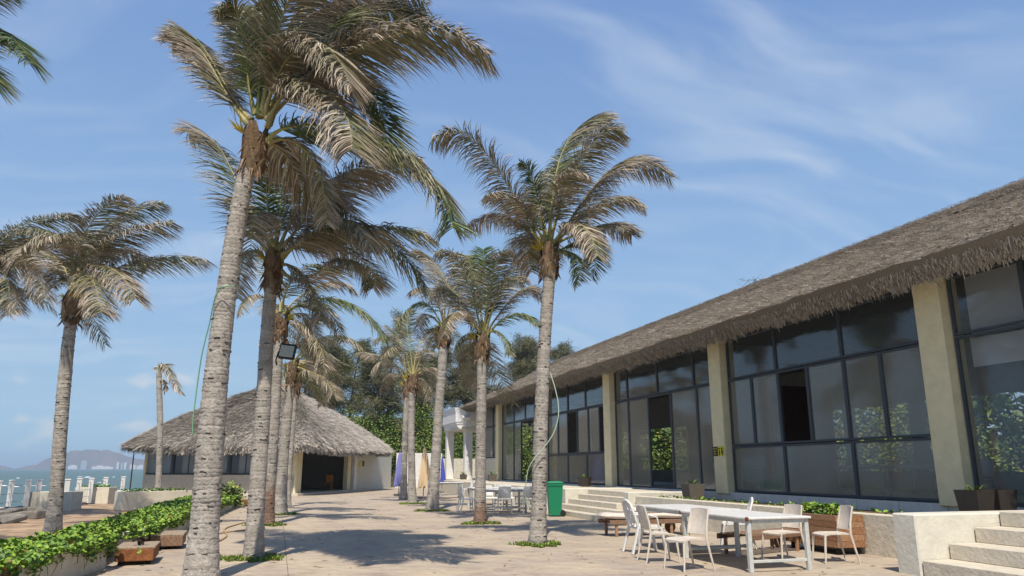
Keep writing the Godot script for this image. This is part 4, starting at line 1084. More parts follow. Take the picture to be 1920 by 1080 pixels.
func make_palm(key: String, label: String, group: String, sides: int, density: int, extra: int, seed_: int) -> void:
	rng.seed = seed_
	var d: Dictionary = PALMS[key]
	var rows: Array = d.t
	var base := Vector3(rows[0][0], 0, rows[0][2])
	var t := thing("palm_tree", label, "palm tree", base, 0.0, group)
	var loc := []
	for r in rows:
		loc.append([r[0] - base.x, r[1], r[2] - base.z, r[3]])
	loc[0][1] = -0.04
	obj("trunk", make_trunk(loc, sides, 0.055 if sides > 18 else 0.085, {"r2": 0.35, "p3": 0.8}.get(key, 0.0)), M.trunk, t)
	var last: Array = loc[loc.size() - 1]
	var top := Vector3(last[0], last[1], last[2])
	var R: float = last[3]
	var dead := key == "dead"
	# fibrous boots of old fronds wrapped round the crown shaft
	if not dead:
		for i in 9:
			var a := i * 2.4 + rr(-0.3, 0.3)
			var o := Vector3(cos(a), 0, sin(a))
			var h := -0.60 + 0.062 * i
			var s := Shape.new()
			var prs := []
			var cl := []
			for k in 6:
				var u := k / 5.0
				var line := PackedVector3Array(); var lc := PackedColorArray()
				for j in 9:
					var w := (j / 8.0 - 0.5) * lerpf(2.3, 0.55, u)
					var q := o.rotated(Vector3.UP, w)
					var rad := R * (0.99 + 0.16 * u + 0.20 * sin(u * 2.4)) + rr(-0.012, 0.012)
					line.append(top + q * rad + Vector3(0, h + u * 0.40 - 0.10 * absf(w) * (1.0 - u) + rr(-0.02, 0.02), 0))
					var m := rr(0.6, 1.2)
					lc.append(Color(0.25 * m, 0.145 * m, 0.075 * m).lerp(Color(0.36 * m, 0.30 * m, 0.22 * m), rng.randf() * 0.7))
				prs.append(line); cl.append(lc)
			s.sheet(prs, false, cl)
			obj("leaf_base", s, M.trunk, t)
		var sh := Shape.new()
		for i in 26:
			var a := rr(0, TAU)
			var p0 := top + Vector3(cos(a), 0, sin(a)) * R * 1.1 + Vector3(0, rr(-0.62, 0.0), 0)
			var e := p0 + Vector3(cos(a) * rr(0.02, 0.16), -rr(0.05, 0.28), sin(a) * rr(0.02, 0.16))
			var m := rr(0.6, 1.2)
			sh.col = Color(0.22 * m, 0.13 * m, 0.07 * m)
			sh.tri(p0 + Vector3(0.03, 0, 0), p0 - Vector3(0.03, 0, 0.02), e)
			sh.tri(p0 + Vector3(0, 0, 0.03), p0 - Vector3(0.02, 0, 0.03), e)
		stuff(obj("husk_fibre", sh, M.frond, t))
		# yellow flower stalks
		for st in 2:
			var fl := Shape.new()
			var a := rr(2.2, 4.6) if st == 0 else rr(0, TAU)
			var p0 := top + Vector3(cos(a), 0, sin(a)) * R * 1.2 + Vector3(0, -0.02, 0)
			for i in 22:
				var dd := Vector3(cos(a) + rr(-0.7, 0.7), rr(0.2, 1.5), sin(a) + rr(-0.7, 0.7)).normalized()
				var m := rr(0.7, 1.2)
				fl.col = Color(0.46 * m, 0.36 * m, 0.05 * m)
				var L := rr(0.18, 0.40)
				fl.tube([p0, p0 + dd * L * 0.5, p0 + dd * L + Vector3(0.05, -0.04, 0)], [0.010, 0.008, 0.003], 4, false)
			obj("flower_stalk", fl, M.frond, t)
	for fr in d.f:
		var q := []
		for k in 4:
			q.append(Vector3(fr[1 + k * 3] - base.x, fr[2 + k * 3], fr[3 + k * 3] - base.z))
		var L: float = (q[0] as Vector3).distance_to(q[1]) + (q[1] as Vector3).distance_to(q[2]) + (q[2] as Vector3).distance_to(q[3])
		add_frond(t, q, fr[0], int(density * 1.9 * clampf(L / 3.0, 0.35, 1.4)), clampf(L * 0.29, 0.24, 0.95), 0.021, 0.021 if not dead else 0.05)
	# fronds turned towards and away from the path axis, bent over by the sea wind
	for i in extra:
		var a := -PI / 2 + rr(-0.8, 0.8)
		var o := Vector3(cos(a), 0, sin(a))
		var L := rr(1.9, 2.6)
		var up := rr(0.2, 0.9)
		var q := [top + Vector3(0, 0.05, 0)]
		for k in 3:
			var u := (k + 1) / 3.0
			q.append(top + o * L * u * 0.85 + WIND * L * u * u * 0.55 + Vector3(0, L * (up * u * 1.25 - u * u * rr(0.75, 1.0)), 0))
		add_frond(t, q, rr(0.55, 0.95), int(density * 1.3), 0.72, 0.021, 0.021)

func grass_patch(label: String, at: Vector3, r: float, n: int) -> void:
	var s := Shape.new()
	for i in n:
		var a := rr(0, TAU)
		var d := sqrt(rng.randf()) * r * (0.66 + 0.16 * sin(a * 3.0 + at.x * 7.0) + 0.12 * sin(a * 7.0 + at.z * 3.0) + 0.10 * sin(a * 13.0 + at.z))
		var p := Vector3(cos(a) * d * 1.15, -0.01, sin(a) * d)
		var k := rr(0.6, 1.3)
		s.col = Color(0.13 * k, 0.20 * k, 0.03 * k) if rng.randf() < 0.8 else Color(0.25 * k, 0.20 * k, 0.08 * k)
		var h := rr(0.03, 0.10)
		var o := Vector3(rr(-1, 1), 0, rr(-1, 1)).normalized()
		var w := o.cross(Vector3.UP) * rr(0.008, 0.02)
		s.tri(p - w, p + w, p + o * rr(0.01, 0.06) + Vector3(0, h, 0))
		if i % 4 == 0:
			leaf(s, p + Vector3(0, rr(0.02, 0.06), 0), rr(0.015, 0.03), 0.55, 0.9)
	var o2 := stuff(obj("grass_patch", s, M.grass, self))
	(o2 as Node3D).position = at
	tag(o2, label, "grass", "grass rings at the palm feet")

# ---------------------------------------------------------------- trees behind
func feather_tree(label: String, at: Vector3, h: float, spread: float, clumps: int, dry: float, seed_: int) -> void:
	rng.seed = seed_
	var t := thing("casuarina_tree", label, "tree", at, 0.0, "feathery trees on the slope")
	var s := Shape.new()
	s.col = Color(0.11, 0.085, 0.06)
	var bend := Vector3(rr(-0.6, 0.9), 0, rr(-0.5, 0.5))
	var axis := func(u: float) -> Vector3: return Vector3(0, h * u, 0) + bend * u * u
	var pts := []; var rad := []
	for i in 9:
		pts.append(axis.call(i / 8.0)); rad.append(lerpf(0.17, 0.02, i / 8.0))
	s.tube(pts, rad, 7)
	var tips := []
	for i in 34:
		var u := lerpf(0.16, 0.97, (i + rng.randf()) / 34.0)
		var a := rr(0, TAU)
		var L := spread * (0.35 + 0.75 * sin(PI * pow(u, 0.75))) * rr(0.55, 1.1)
		var p0: Vector3 = axis.call(u)
		var e := p0 + Vector3(cos(a) * L, L * rr(0.15, 0.7), sin(a) * L)
		var mid := p0.lerp(e, 0.5) + Vector3(0, -0.1 * L, 0)
		s.tube([p0, mid, e], [0.045, 0.03, 0.008], 4, false)
		tips.append([p0, mid, e])
	obj("trunk", s, M.trunk, t)
	s = Shape.new()
	for i in clumps:
		var b: Array = tips[rng.randi() % tips.size()]
		var u := rr(0.3, 1.0)
		var p: Vector3 = (b[0] as Vector3).lerp(b[1], u * 2.0) if u < 0.5 else (b[1] as Vector3).lerp(b[2], u * 2.0 - 1.0)
		p += Vector3(rr(-0.4, 0.4), rr(-0.3, 0.4), rr(-0.4, 0.4))
		var tone := rr(0.85, 1.5)
		for k in 16:
			var kk := tone * rr(0.75, 1.25)
			s.col = Color(0.092 * kk, 0.105 * kk, 0.048 * kk).lerp(Color(0.19 * kk, 0.145 * kk, 0.09 * kk), dry * rng.randf())
			var dd := Vector3(rr(-1, 1) + 0.25, rr(-0.6, 1.0), rr(-1, 1)).normalized()
			var L := rr(0.25, 0.7)
			var q := p + Vector3(rr(-0.35, 0.35), rr(-0.3, 0.3), rr(-0.35, 0.35))
			var w := dd.cross(Vector3(rr(-1, 1), rr(-1, 1), rr(-1, 1))).normalized() * rr(0.012, 0.03)
			var e := q + dd * L + Vector3(0.05, -0.12 * L, 0)
			s.quad(q - w, q + w, e + w * 0.3, e - w * 0.3)
	stuff(obj("crown", s, M.needle, t))

func bush(label: String, at: Vector3, size: Vector3, n: int, lr: float, tone: float, seed_: int, group := "bushes on the slope") -> void:
	rng.seed = seed_
	var t := thing("bush", label, "bush", at, 0.0, group)
	var f := FastNoiseLite.new(); f.seed = seed_; f.frequency = 0.7
	var s := Shape.new()
	s.col = Color(0.10, 0.075, 0.05)
	for i in 9:
		var a := rr(0, TAU)
		s.tube([Vector3(0, -0.3, 0), Vector3(cos(a) * size.x * 0.2, size.y * 0.45, sin(a) * size.z * 0.2), Vector3(cos(a) * size.x * 0.42, size.y * rr(0.6, 0.9), sin(a) * size.z * 0.42)], [0.05, 0.03, 0.01], 5, false)
	obj("stem", s, M.trunk, t)
	s = Shape.new()
	# coarser, more olive leaves than the creeper's
	leaf_dye = Color(1.05, 0.82, 1.2)
	for i in n:
		var d := Vector3(rr(-1, 1), rr(-0.1, 1), rr(-1, 1)).normalized()
		var r := pow(rng.randf(), 0.28) * (1.0 + 0.45 * f.get_noise_3d(d.x * 3.0, d.y * 3.0, d.z * 3.0))
		leaf(s, d * size * 0.5 * r * Vector3(1, 2, 1), lr * rr(0.7, 1.3), tone, 1.0)
	leaf_dye = Color(1, 1, 1)
	stuff(obj("foliage", s, M.leaf, t))

func make_greenery() -> void:
	# slope behind the hut and the restaurant
	var f := FastNoiseLite.new(); f.seed = 6; f.frequency = 0.05
	var s := Shape.new()
	var rows := []
	for i in 25:
		var line := PackedVector3Array()
		for j in 41:
			var x := -2.0 + j * 2.6
			var z := -60.5 - i * 3.0
			var h := -0.1 + 5.6 * smoothstep(-60.0, -74.0, z) + 4.0 * smoothstep(-78.0, -130.0, z)
			line.append(Vector3(x, h + 0.7 * f.get_noise_2d(x, z) * smoothstep(-60.0, -66.0, z), z))
		rows.append(line)
	s.sheet(rows)
	structure(obj("hillside", s, M.bank, self))
	s = Shape.new()
	rows = []
	for i in 21:
		var line := PackedVector3Array()
		for j in 8:
			var x := 24.0 + j * 3.0
			var z := 4.0 - i * 3.2
			line.append(Vector3(x, -0.08 + 3.5 * smoothstep(25.0, 42.0, x) + 0.2 * f.get_noise_2d(x * 3.0, z * 3.0), z))
		rows.append(line)
	s.sheet(rows)
	structure(obj("bank", s, M.bank, self))
	var trees := [
		[2.0, -74.0, 9.5, 2.6, .3, "first of the row above the hut roof"], [4.6, -71.0, 9.0, 2.6, .4, "beside the hut roof's peak"], [6.6, -77.0, 10.0, 2.8, .2, "dense and dark above the bright bushes"],
		[8.6, -70.0, 8.4, 2.4, .6, "brownish, over the leafy bank"], [10.6, -79.0, 14.0, 2.2, .2, "tallest and slimmest, with a bare leading tip"], [12.5, -72.0, 8.6, 2.6, .5, "behind the paired slim palms"],
		[15.0, -76.0, 9.2, 2.8, .3, "between two palm trunks"], [17.4, -73.0, 9.8, 2.6, .5, "sparse, behind the porch pillars"], [20.2, -78.0, 10.8, 2.8, .3, "thin crowned, above the porch roof"],
		[22.6, -72.0, 10.2, 2.6, .6, "greyish, over the far end of the thatch"], [25.2, -76.0, 11.2, 3.0, .3, "behind the hipped end of the thatch"], [28.2, -74.0, 10.2, 2.6, .5, "above the thatch, next to the palm with the hose"]]
	for i in trees.size():
		var e: Array = trees[i]
		var y := 5.6 * smoothstep(-60.0, -74.0, e[1]) - 0.2
		feather_tree("dark feathery casuarina " + e[5], Vector3(e[0], y, e[1]), e[2] - y * 0.30, e[3], 620 if i != 4 else 420, e[4], 100 + i)
	feather_tree("bare twiggy treetop rising behind the long thatched ridge", Vector3(26.0, 0, -36.0), 11.9, 1.1, 30, 0.9, 141)
	var names := ["by the hut's far eave", "right of the wooden post", "left of the wooden post", "beneath the brownish tree", "behind the paired slim palms", "behind the pale umbrella", "above the beige garden wall", "between the porch pillars", "low down behind the porch", "under the porch roof", "highest on the bank", "beside the tall slim tree"]
	var spots := [[4.4, -63.5], [7.2, -65.5], [5.8, -67.0], [9.6, -65.0], [11.6, -64.0], [13.4, -65.5], [15.6, -64.0], [17.0, -66.5], [19.4, -64.0], [21.5, -67.0], [8.4, -69.0], [12.4, -69.0]]
	for i in spots.size():
		var y := 5.6 * smoothstep(-60.0, -74.0, spots[i][1]) - 0.2
		bush("leafy yellow green bush on the slope " + names[i], Vector3(spots[i][0], y, spots[i][1]), Vector3(4.8, 2.5 + 0.5 * (i % 3), 3.8), 6000, 0.065, 0.25 + 0.08 * (i % 3), 300 + i)
	for i in 11:
		var where: String = ["the near dining bay", "the first bay's end", "the open window", "the first door bay", "the half open door", "the doorway view", "the middle bay", "the far window bay", "the far bay's end", "the far doorway", "the last bay"][i]
		bush("sunlit garden bush seen through the glass of " + where, Vector3(23.0 + (i % 2) * 1.4, -0.1, -4.0 - i * 4.4), Vector3(5.2, 3.0 + 0.6 * (i % 3), 3.0), 4200, 0.06, 0.6, 340 + i, "bushes behind the restaurant")
		bush("tall dark shrub against the bank seen through the glass of " + where, Vector3(28.0 + (i % 3), 0.4, -6.0 - i * 5.4), Vector3(7.0, 6.6 + 0.8 * (i % 2), 5.0), 2400, 0.15, 0.15, 440 + i, "tall shrubs behind the restaurant")
	var po := Shape.new()
	po.col = Color(0.34, 0.30, 0.2)
	po.tube([Vector3(0, 0, 0), Vector3(0.05, 3.2, 0)], [0.11, 0.09], 8)
	var pt := obj("wooden_post", po, M.trunk, self)
	pt.position = Vector3(6.4, 0.9, -63.0)
	tag(pt, "bare wooden post among the bushes beside the hut", "post")
	# the long planter along the promenade
	rng.seed = 50
	var P := thing("long_planter", "long low planter overflowing with green creeper along the promenade", "planter")
	var edge := [Vector2(-3.2, -6.0), Vector2(-2.75, -10.5), Vector2(-2.35, -13.1), Vector2(-2.62, -13.12), Vector2(-2.62, -14.95), Vector2(-2.15, -14.97), Vector2(-2.2, -16.9), Vector2(-2.05, -19.0), Vector2(-1.95, -22.4), Vector2(-2.2, -22.42), Vector2(-2.2, -24.2), Vector2(-1.82, -24.22), Vector2(-1.7, -27.0), Vector2(-1.45, -31.0)]
	for i in edge.size() - 1:
		s = Shape.new()
		s.bar(Vector3(edge[i].x - 0.07, 0.16, edge[i].y), Vector3(edge[i + 1].x - 0.07, 0.16, edge[i + 1].y), 0.14, 0.46, 0.012)
		obj("wall_section", s, M.cream_wall, P)
	s = Shape.new()
	s.bar(Vector3(-4.1, 0.18, -5), Vector3(-3.2, 0.18, -14), 0.14, 0.46)
	s.bar(Vector3(-3.2, 0.18, -14), Vector3(-3.0, 0.18, -31), 0.14, 0.46)
	obj("back_wall", s, M.cream_wall, P)
	s = Shape.new()
	for i in 12:
		var z0 := -5.0 - i * 2.2
		s.box(Vector3(-2.75 - 0.09 * maxf(0.0, 4.0 - i), 0.13, z0 - 1.1), Vector3(0.34, 0.5, 2.2), 0.0)
	obj("soil", s, M.earth, P)
	var fz := FastNoiseLite.new(); fz.seed = 8; fz.frequency = 0.9
	var front := func(z: float) -> float:
		for i in edge.size() - 1:
			if z <= edge[i].y and z >= edge[i + 1].y and absf(edge[i].y - edge[i + 1].y) > 0.1:
				return lerpf(edge[i].x, edge[i + 1].x, (z - edge[i].y) / (edge[i + 1].y - edge[i].y))
		return -2.0
	var back := func(z: float) -> float: return lerpf(-4.1, -3.2, clampf((z + 5.0) / -9.0, 0, 1)) if z > -14.0 else lerpf(-3.2, -3.0, (z + 14.0) / -17.0)
	s = Shape.new()
	var single := 0
	for i in 21000:
		var z := -6.2 - 25.0 * pow(rng.randf(), 1.15)
		var xf: float = front.call(z); var xb: float = back.call(z)
		var u := rng.randf()
		var hang := rng.randf() < 0.30
		var p := Vector3(lerpf(xb - 0.1, xf + 0.06, u), 0, z)
		var lump := fz.get_noise_2d(p.x * 1.6, z * 0.8)
		p.y = 0.42 + 0.10 * sin(PI * u) + 0.09 * lump + rr(-0.14, 0.04)
		if hang:
			p.x = xf + rr(0.0, 0.15)
			p.y = 0.46 + 0.06 * lump - (0.05 + 0.30 * maxf(0.0, 0.4 + fz.get_noise_2d(3.0, z * 1.4))) * rng.randf()
		var r := rr(0.019, 0.044)
		if z > -13.5 and z < -8.5 and single < 300 and rng.randf() < 0.30:
			var one := Shape.new()
			leaf(one, Vector3.ZERO, r * 1.15, 0.72, 0.75)
			var o := obj("leaf", one, M.leaf, P)
			o.position = p + Vector3(0, 0.02, 0)
			single += 1
		else:
			leaf(s, p, r, 0.72, 0.8)
	for i in 260:
		leaf(s, Vector3(rr(-2.7, -2.08), rr(0.26, 0.46), rr(-15.0, -14.84)), rr(0.025, 0.045), 0.7, 0.9)
	stuff(obj("foliage", s, M.leaf, P))
	for i in 60:
		var vine := Shape.new()
		var z := -7.0 - 23.0 * rng.randf()
		var xf: float = front.call(z)
		var c := rr(0.6, 1.3)
		vine.col = Color(0.20 * c, 0.17 * c, 0.07 * c)
		vine.tube([Vector3(xf - 0.2, 0.42, z), Vector3(xf + 0.03, 0.44, z + rr(-0.1, 0.1)), Vector3(xf + 0.06, rr(0.22, 0.32), z + rr(-0.2, 0.2)), Vector3(xf + 0.05, rr(0.04, 0.22), z + rr(-0.3, 0.3))], [0.006, 0.006, 0.005, 0.003], 5)
		obj("vine", vine, M.frond, P)
	bush("rounded bright green shrub at the far end of the long planter", Vector3(-1.95, 0.15, -31.2), Vector3(1.7, 0.85, 1.5), 1200, 0.05, 0.5, 377, "")
	rng.seed = 60
	planter_box("plain beige planter box with an orange stained end on the sand", Vector3(-8.7, -0.05, -32.1), Vector3(-7.05, -0.05, -31.6), 0.7, 0.66, false)
	planter_box("beige planter box with a thin green top before the railing posts", Vector3(-8.3, -0.05, -37.5), Vector3(-6.9, -0.05, -37.1), 0.7, 0.70, true)
	planter_box("long beige planter box with trailing leaves by the dying palm", Vector3(-5.3, -0.05, -31.2), Vector3(-3.1, -0.05, -32.4), 0.9, 0.66, true)
	# low plants in the bed under the windows
	rng.seed = 61
	for i in 9:
		s = Shape.new()
		for k in 40:
			leaf(s, Vector3(rr(-0.25, 0.25), rr(0.0, 0.16), rr(-0.4, 0.4)), rr(0.02, 0.045), 0.6, 0.9)
		var o := obj("bed_plant", s, M.leaf, self)
		o.position = Vector3(10.5, 0.56, -11.4 - i * 1.0)
		tag(o, "small leafy green plant in the bed under the windows", "plant", "plants in the window bed")

# ---------------------------------------------------------------- furniture
func resin_chair(label: String, at: Vector3, turn: float, m: Material, group := "moulded chairs round the long table") -> Node3D:
	# faces +z: front edge of the seat at +z, backrest at -z
	var t := thing("moulded_chair", label, "chair", at, turn, group)
	var s := Shape.new()
	var rows := []
	for i in 9:
		var line := PackedVector3Array()
		for j in 9:
			var u := j / 8.0 * 2.0 - 1.0
			var w := i / 8.0 * 2.0 - 1.0
			line.append(Vector3(u * (0.215 + 0.012 * w), 0.452 - 0.016 * (1.0 - u * u) * (1.0 - w * w) - 0.03 * pow(maxf(w, 0.0), 4.0), w * 0.215))
		rows.append(line)
	s.sheet(rows)
	var low := []
	for r in rows:
		var l2 := PackedVector3Array()
		for q in r: l2.append(q + Vector3(0, -0.022, 0))
		low.append(l2)
	s.sheet(low)
	for k in 8:
		s.quad(rows[0][k], rows[0][k + 1], low[0][k + 1], low[0][k], Vector3.FORWARD)
		s.quad(rows[8][k], rows[8][k + 1], low[8][k + 1], low[8][k], Vector3.BACK)
		s.quad(rows[k][0], rows[k + 1][0], low[k + 1][0], low[k][0], Vector3.LEFT)
		s.quad(rows[k][8], rows[k + 1][8], low[k + 1][8], low[k][8], Vector3.RIGHT)
	obj("seat", s, m, t)
	s = Shape.new()
	var fr := []; var bk := []
	for i in 9:
		var v := i / 8.0
		var la := PackedVector3Array(); var lb := PackedVector3Array()
		for j in 9:
			var u := j / 8.0 * 2.0 - 1.0
			var q := Vector3(u * (0.205 - 0.02 * v), 0.50 + 0.37 * v - 0.012 * u * u * v, -0.225 - 0.085 * v + 0.03 * u * u - 0.02 * sin(v * PI))
			la.append(q); lb.append(q + Vector3(0, 0, -0.016))
		fr.append(la); bk.append(lb)
	s.sheet(fr); s.sheet(bk)
	for k in 8:
		s.quad(fr[8][k], fr[8][k + 1], bk[8][k + 1], bk[8][k], Vector3.UP)
		s.quad(fr[0][k], fr[0][k + 1], bk[0][k + 1], bk[0][k], Vector3.DOWN)
		s.quad(fr[k][0], fr[k + 1][0], bk[k + 1][0], bk[k][0], Vector3.LEFT)
		s.quad(fr[k][8], fr[k + 1][8], bk[k + 1][8], bk[k][8], Vector3.RIGHT)
	obj("backrest", s, m, t)
	for sx in [-1.0, 1.0]:
		s = Shape.new()
		s.tube([Vector3(sx * 0.235, 0.0, 0.235), Vector3(sx * 0.215, 0.30, 0.205), Vector3(sx * 0.205, 0.435, 0.19)], [0.014, 0.019, 0.022], 8)
		obj("leg", s, m, t)
		s = Shape.new()
		s.tube([Vector3(sx * 0.235, 0.0, -0.315), Vector3(sx * 0.222, 0.25, -0.255), Vector3(sx * 0.212, 0.45, -0.215), Vector3(sx * 0.206, 0.62, -0.235), Vector3(sx * 0.19, 0.86, -0.30)], [0.013, 0.018, 0.021, 0.018, 0.014], 8)
		obj("leg", s, m, t)
	return t

func lattice_chair(label: String, at: Vector3, turn: float) -> void:
	var m: Material = M.resin_white
	var t := thing("lattice_chair", label, "chair", at, turn, "lattice back garden chairs")
	bx("seat", Vector3(0, 0.43, 0.0), Vector3(0.46, 0.03, 0.46), m, t, 0.012)
	for sx in [-1.0, 1.0]:
		var s := Shape.new()
		# broad front leg that sweeps into the seat rail
		s.bar(Vector3(sx * 0.25, 0.0, 0.29), Vector3(sx * 0.225, 0.44, 0.20), 0.035, 0.095, 0.012)
		s.bar(Vector3(sx * 0.225, 0.44, 0.20), Vector3(sx * 0.225, 0.45, -0.2), 0.03, 0.07, 0.01)
		obj("leg", s, m, t)
		s = Shape.new()
		s.bar(Vector3(sx * 0.25, 0.0, -0.34), Vector3(sx * 0.225, 0.45, -0.21), 0.035, 0.085, 0.012)
		s.tube([Vector3(sx * 0.225, 0.45, -0.21), Vector3(sx * 0.235, 0.65, -0.27), Vector3(sx * 0.20, 0.84, -0.33), Vector3(sx * 0.09, 0.89, -0.345), Vector3(0, 0.90, -0.347)], [0.026, 0.023, 0.022, 0.022, 0.022], 7)
		obj("back_frame", s, m, t)
		s = Shape.new()
		s.tube([Vector3(sx * 0.23, 0.66, -0.27), Vector3(sx * 0.27, 0.66, -0.05), Vector3(sx * 0.265, 0.62, 0.12), Vector3(sx * 0.235, 0.44, 0.17)], [0.017, 0.018, 0.018, 0.016], 7)
		obj("armrest", s, m, t)
	var s := Shape.new()
	rng.seed = 91
	for i in 80:
		var a := Vector2(rr(-0.2, 0.2), rr(0.46, 0.86))
		var b := a + Vector2.from_angle(rr(0, TAU)) * rr(0.06, 0.15)
		b.x = clampf(b.x, -0.215, 0.215); b.y = clampf(b.y, 0.45, 0.87)
		s.tube([Vector3(a.x, a.y, -0.215 - (a.y - 0.45) * 0.3), Vector3(b.x, b.y, -0.215 - (b.y - 0.45) * 0.3)], [0.012, 0.012], 5)
	obj("lattice", s, m, t)

func white_table(label: String, at: Vector3, w: float, l: float, group: String, rusty := false) -> void:
	var t := thing("white_table", label, "table", at, 0.0, group)
	bx("top", Vector3(0, 0.745, 0), Vector3(w, 0.035, l), M.table_white, t, 0.008)
	for x in [-1.0, 1.0]:
		bx("apron", Vector3(x * (w / 2 - 0.05), 0.70, 0), Vector3(0.03, 0.055, l - 0.1), M.table_metal, t, 0.004)
		for z in [-1.0, 1.0]:
			bx("leg", Vector3(x * (w / 2 - 0.06), 0.363, z * (l / 2 - 0.07)), Vector3(0.065, 0.726, 0.065), M.table_metal, t, 0.006)
	for z in [-1.0, 1.0]:
		bx("apron", Vector3(0, 0.70, z * (l / 2 - 0.05)), Vector3(w - 0.2, 0.055, 0.03), M.table_metal, t, 0.004)
		bx("stretcher", Vector3(0, 0.15, z * (l / 2 - 0.07)), Vector3(w - 0.19, 0.04, 0.04), M.table_metal, t, 0.004)
	if rusty:
		bx("rust_patch", Vector3(-w / 2 + 0.012, 0.735, l / 2 - 0.02), Vector3(0.05, 0.06, 0.05), M.rust, t, 0.012)
		bx("rust_patch", Vector3(-w / 2 + 0.01, 0.735, -l / 2 + 0.03), Vector3(0.04, 0.05, 0.05), M.rust, t, 0.012)

func lounger(label: String, at: Vector3, turn: float, cushioned: bool) -> void:
	# long axis +x
	var t := thing("sun_lounger", label, "sun lounger", at, turn, "wooden sun loungers")
	for z in [-0.3, 0.3]:
		bx("rail", Vector3(0, 0.30, z), Vector3(1.95, 0.09, 0.035), M.old_teak, t)
	for i in 17:
		bx("slat", Vector3(-0.9 + i * 0.112, 0.345, 0), Vector3(0.075, 0.02, 0.56), M.old_teak, t, 0.004)
	for x in [-0.8, 0.55]:
		for z in [-0.26, 0.26]:
			bx("leg", Vector3(x, 0.145, z), Vector3(0.06, 0.29, 0.05), M.old_teak if z < 0 else M.teak_pale, t)
	for z in [-0.34, 0.34]:
		var s := Shape.new()
		var pr := [Vector2(0.0, -0.025), Vector2(0.13, -0.025), Vector2(0.14, -0.01), Vector2(0.14, 0.01), Vector2(0.13, 0.025), Vector2(0.0, 0.025)]
		s.lathe(pr, 18)
		var o := obj("wheel", s, M.old_teak, t)
		o.position = Vector3(0.86, 0.14, z)
		o.rotation.x = PI / 2
	if cushioned:
		for e in [[Vector3(-0.05, 0.42, 0), Vector3(2.0, 0.13, 0.66), 0.0], [Vector3(0.32, 0.55, 0.0), Vector3(1.45, 0.13, 0.62), 0.03]]:
			var s := Shape.new()
			var rows := []
			for i in 15:
				var a := TAU * i / 14.0
				var line := PackedVector3Array()
				for j in 21:
					var u := j / 20.0 * 2.0 - 1.0
					var end := pow(1.0 - pow(absf(u), 8.0), 0.5) if absf(u) < 1.0 else 0.0
					var cs := cos(a); var sn := sin(a)
					var qz: float = signf(cs) * pow(absf(cs), 0.4) * e[1].z / 2 * (0.9 + 0.1 * end)
					var qy: float = signf(sn) * pow(absf(sn), 0.55) * e[1].y / 2 * end * (1.0 + 0.08 * sin(u * 14.0))
					line.append(Vector3(u * e[1].x / 2, qy + 0.012 * sin(u * 5.0), qz))
				rows.append(line)
			s.sheet(rows)
			var o := obj("cushion", s, M.cushion, t)
			o.position = e[0]
			o.rotation.z = e[2]

func potted_plant(label: String, at: Vector3, w: float, h: float, m: Material, leafy: float) -> void:
	var t := thing("potted_plant", label, "plant pot", at, rr(-0.1, 0.1), "potted plants by the glass front")
	var s := Shape.new()
	var ring := []
	for e in [[w * 0.42, 0.0], [w * 0.5, h], [w * 0.44, h], [w * 0.42, h - 0.05]]:
		ring.append([Vector3(-e[0], e[1], -e[0]), Vector3(e[0], e[1], -e[0]), Vector3(e[0], e[1], e[0]), Vector3(-e[0], e[1], e[0])])
	for i in 3:
		for k in 4:
			var mid: Vector3 = (ring[i][k] + ring[i][(k + 1) % 4]) * 0.5
			s.quad(ring[i][k], ring[i][(k + 1) % 4], ring[i + 1][(k + 1) % 4], ring[i + 1][k], Vector3(mid.x, 0.3 if i == 1 else 0.0, mid.z))
	obj("pot", s, m, t)
	bx("soil", Vector3(0, h - 0.06, 0), Vector3(w * 0.84, 0.03, w * 0.84), M.earth, t, 0.0)
	for i in 18:
		s = Shape.new()
		var a := rr(0, TAU)
		var L := rr(0.18, 0.34) * leafy
		var o := Vector3(cos(a), 0, sin(a))
		var k := rr(0.7, 1.3)
		s.col = Color(0.13 * k, 0.20 * k, 0.035 * k)
		var p := o * 0.03
		var up := rr(0.5, 1.5)
		var x := o.cross(Vector3.UP) * 0.018
		var pm := p + (o + Vector3(0, up, 0)).normalized() * L * 0.55
		var e := pm + (o * 1.3 + Vector3(0, up - 0.8, 0)).normalized() * L * 0.5
		s.quad(p - x, p + x, pm + x, pm - x)
		s.tri(pm - x, pm + x, e)
		obj("leaf", s, M.leaf, t).position = Vector3(0, h - 0.05, 0)

func umbrella(label: String, at: Vector3, h: float, r: float, m: Material, seed_: int) -> void:
	rng.seed = seed_
	var t := thing("folded_umbrella", label, "umbrella", at, 0.0, "folded parasols by the far wall")
	var s := Shape.new()
	s.tube([Vector3(0, 0, 0), Vector3(0, h + 0.1, 0)], [0.025, 0.02], 8)
	obj("pole", s, M.wire, t)
	bx("foot", Vector3(0, 0.05, 0), Vector3(0.5, 0.1, 0.5), M.old_concrete, t, 0.02)
	s = Shape.new()
	var rows := []
	for i in 13:
		var u := i / 12.0
		var line := PackedVector3Array()
		for j in 33:
			var a := TAU * j / 32.0
			var fold := 0.55 + 0.45 * cos(a * 8.0 + sin(u * 3.0))
			var rad := 0.03 + r * pow(u, 0.8) * (0.45 + 0.55 * fold) * (1.0 - 0.12 * u)
			var dip := -0.16 * absf(cos(a * 4.0)) * u
			line.append(Vector3(cos(a) * rad + 0.10 * u, h - u * (h - 0.62) + dip * u, sin(a) * rad))
		rows.append(line)
	s.sheet(rows)
	obj("canopy", s, m, t)

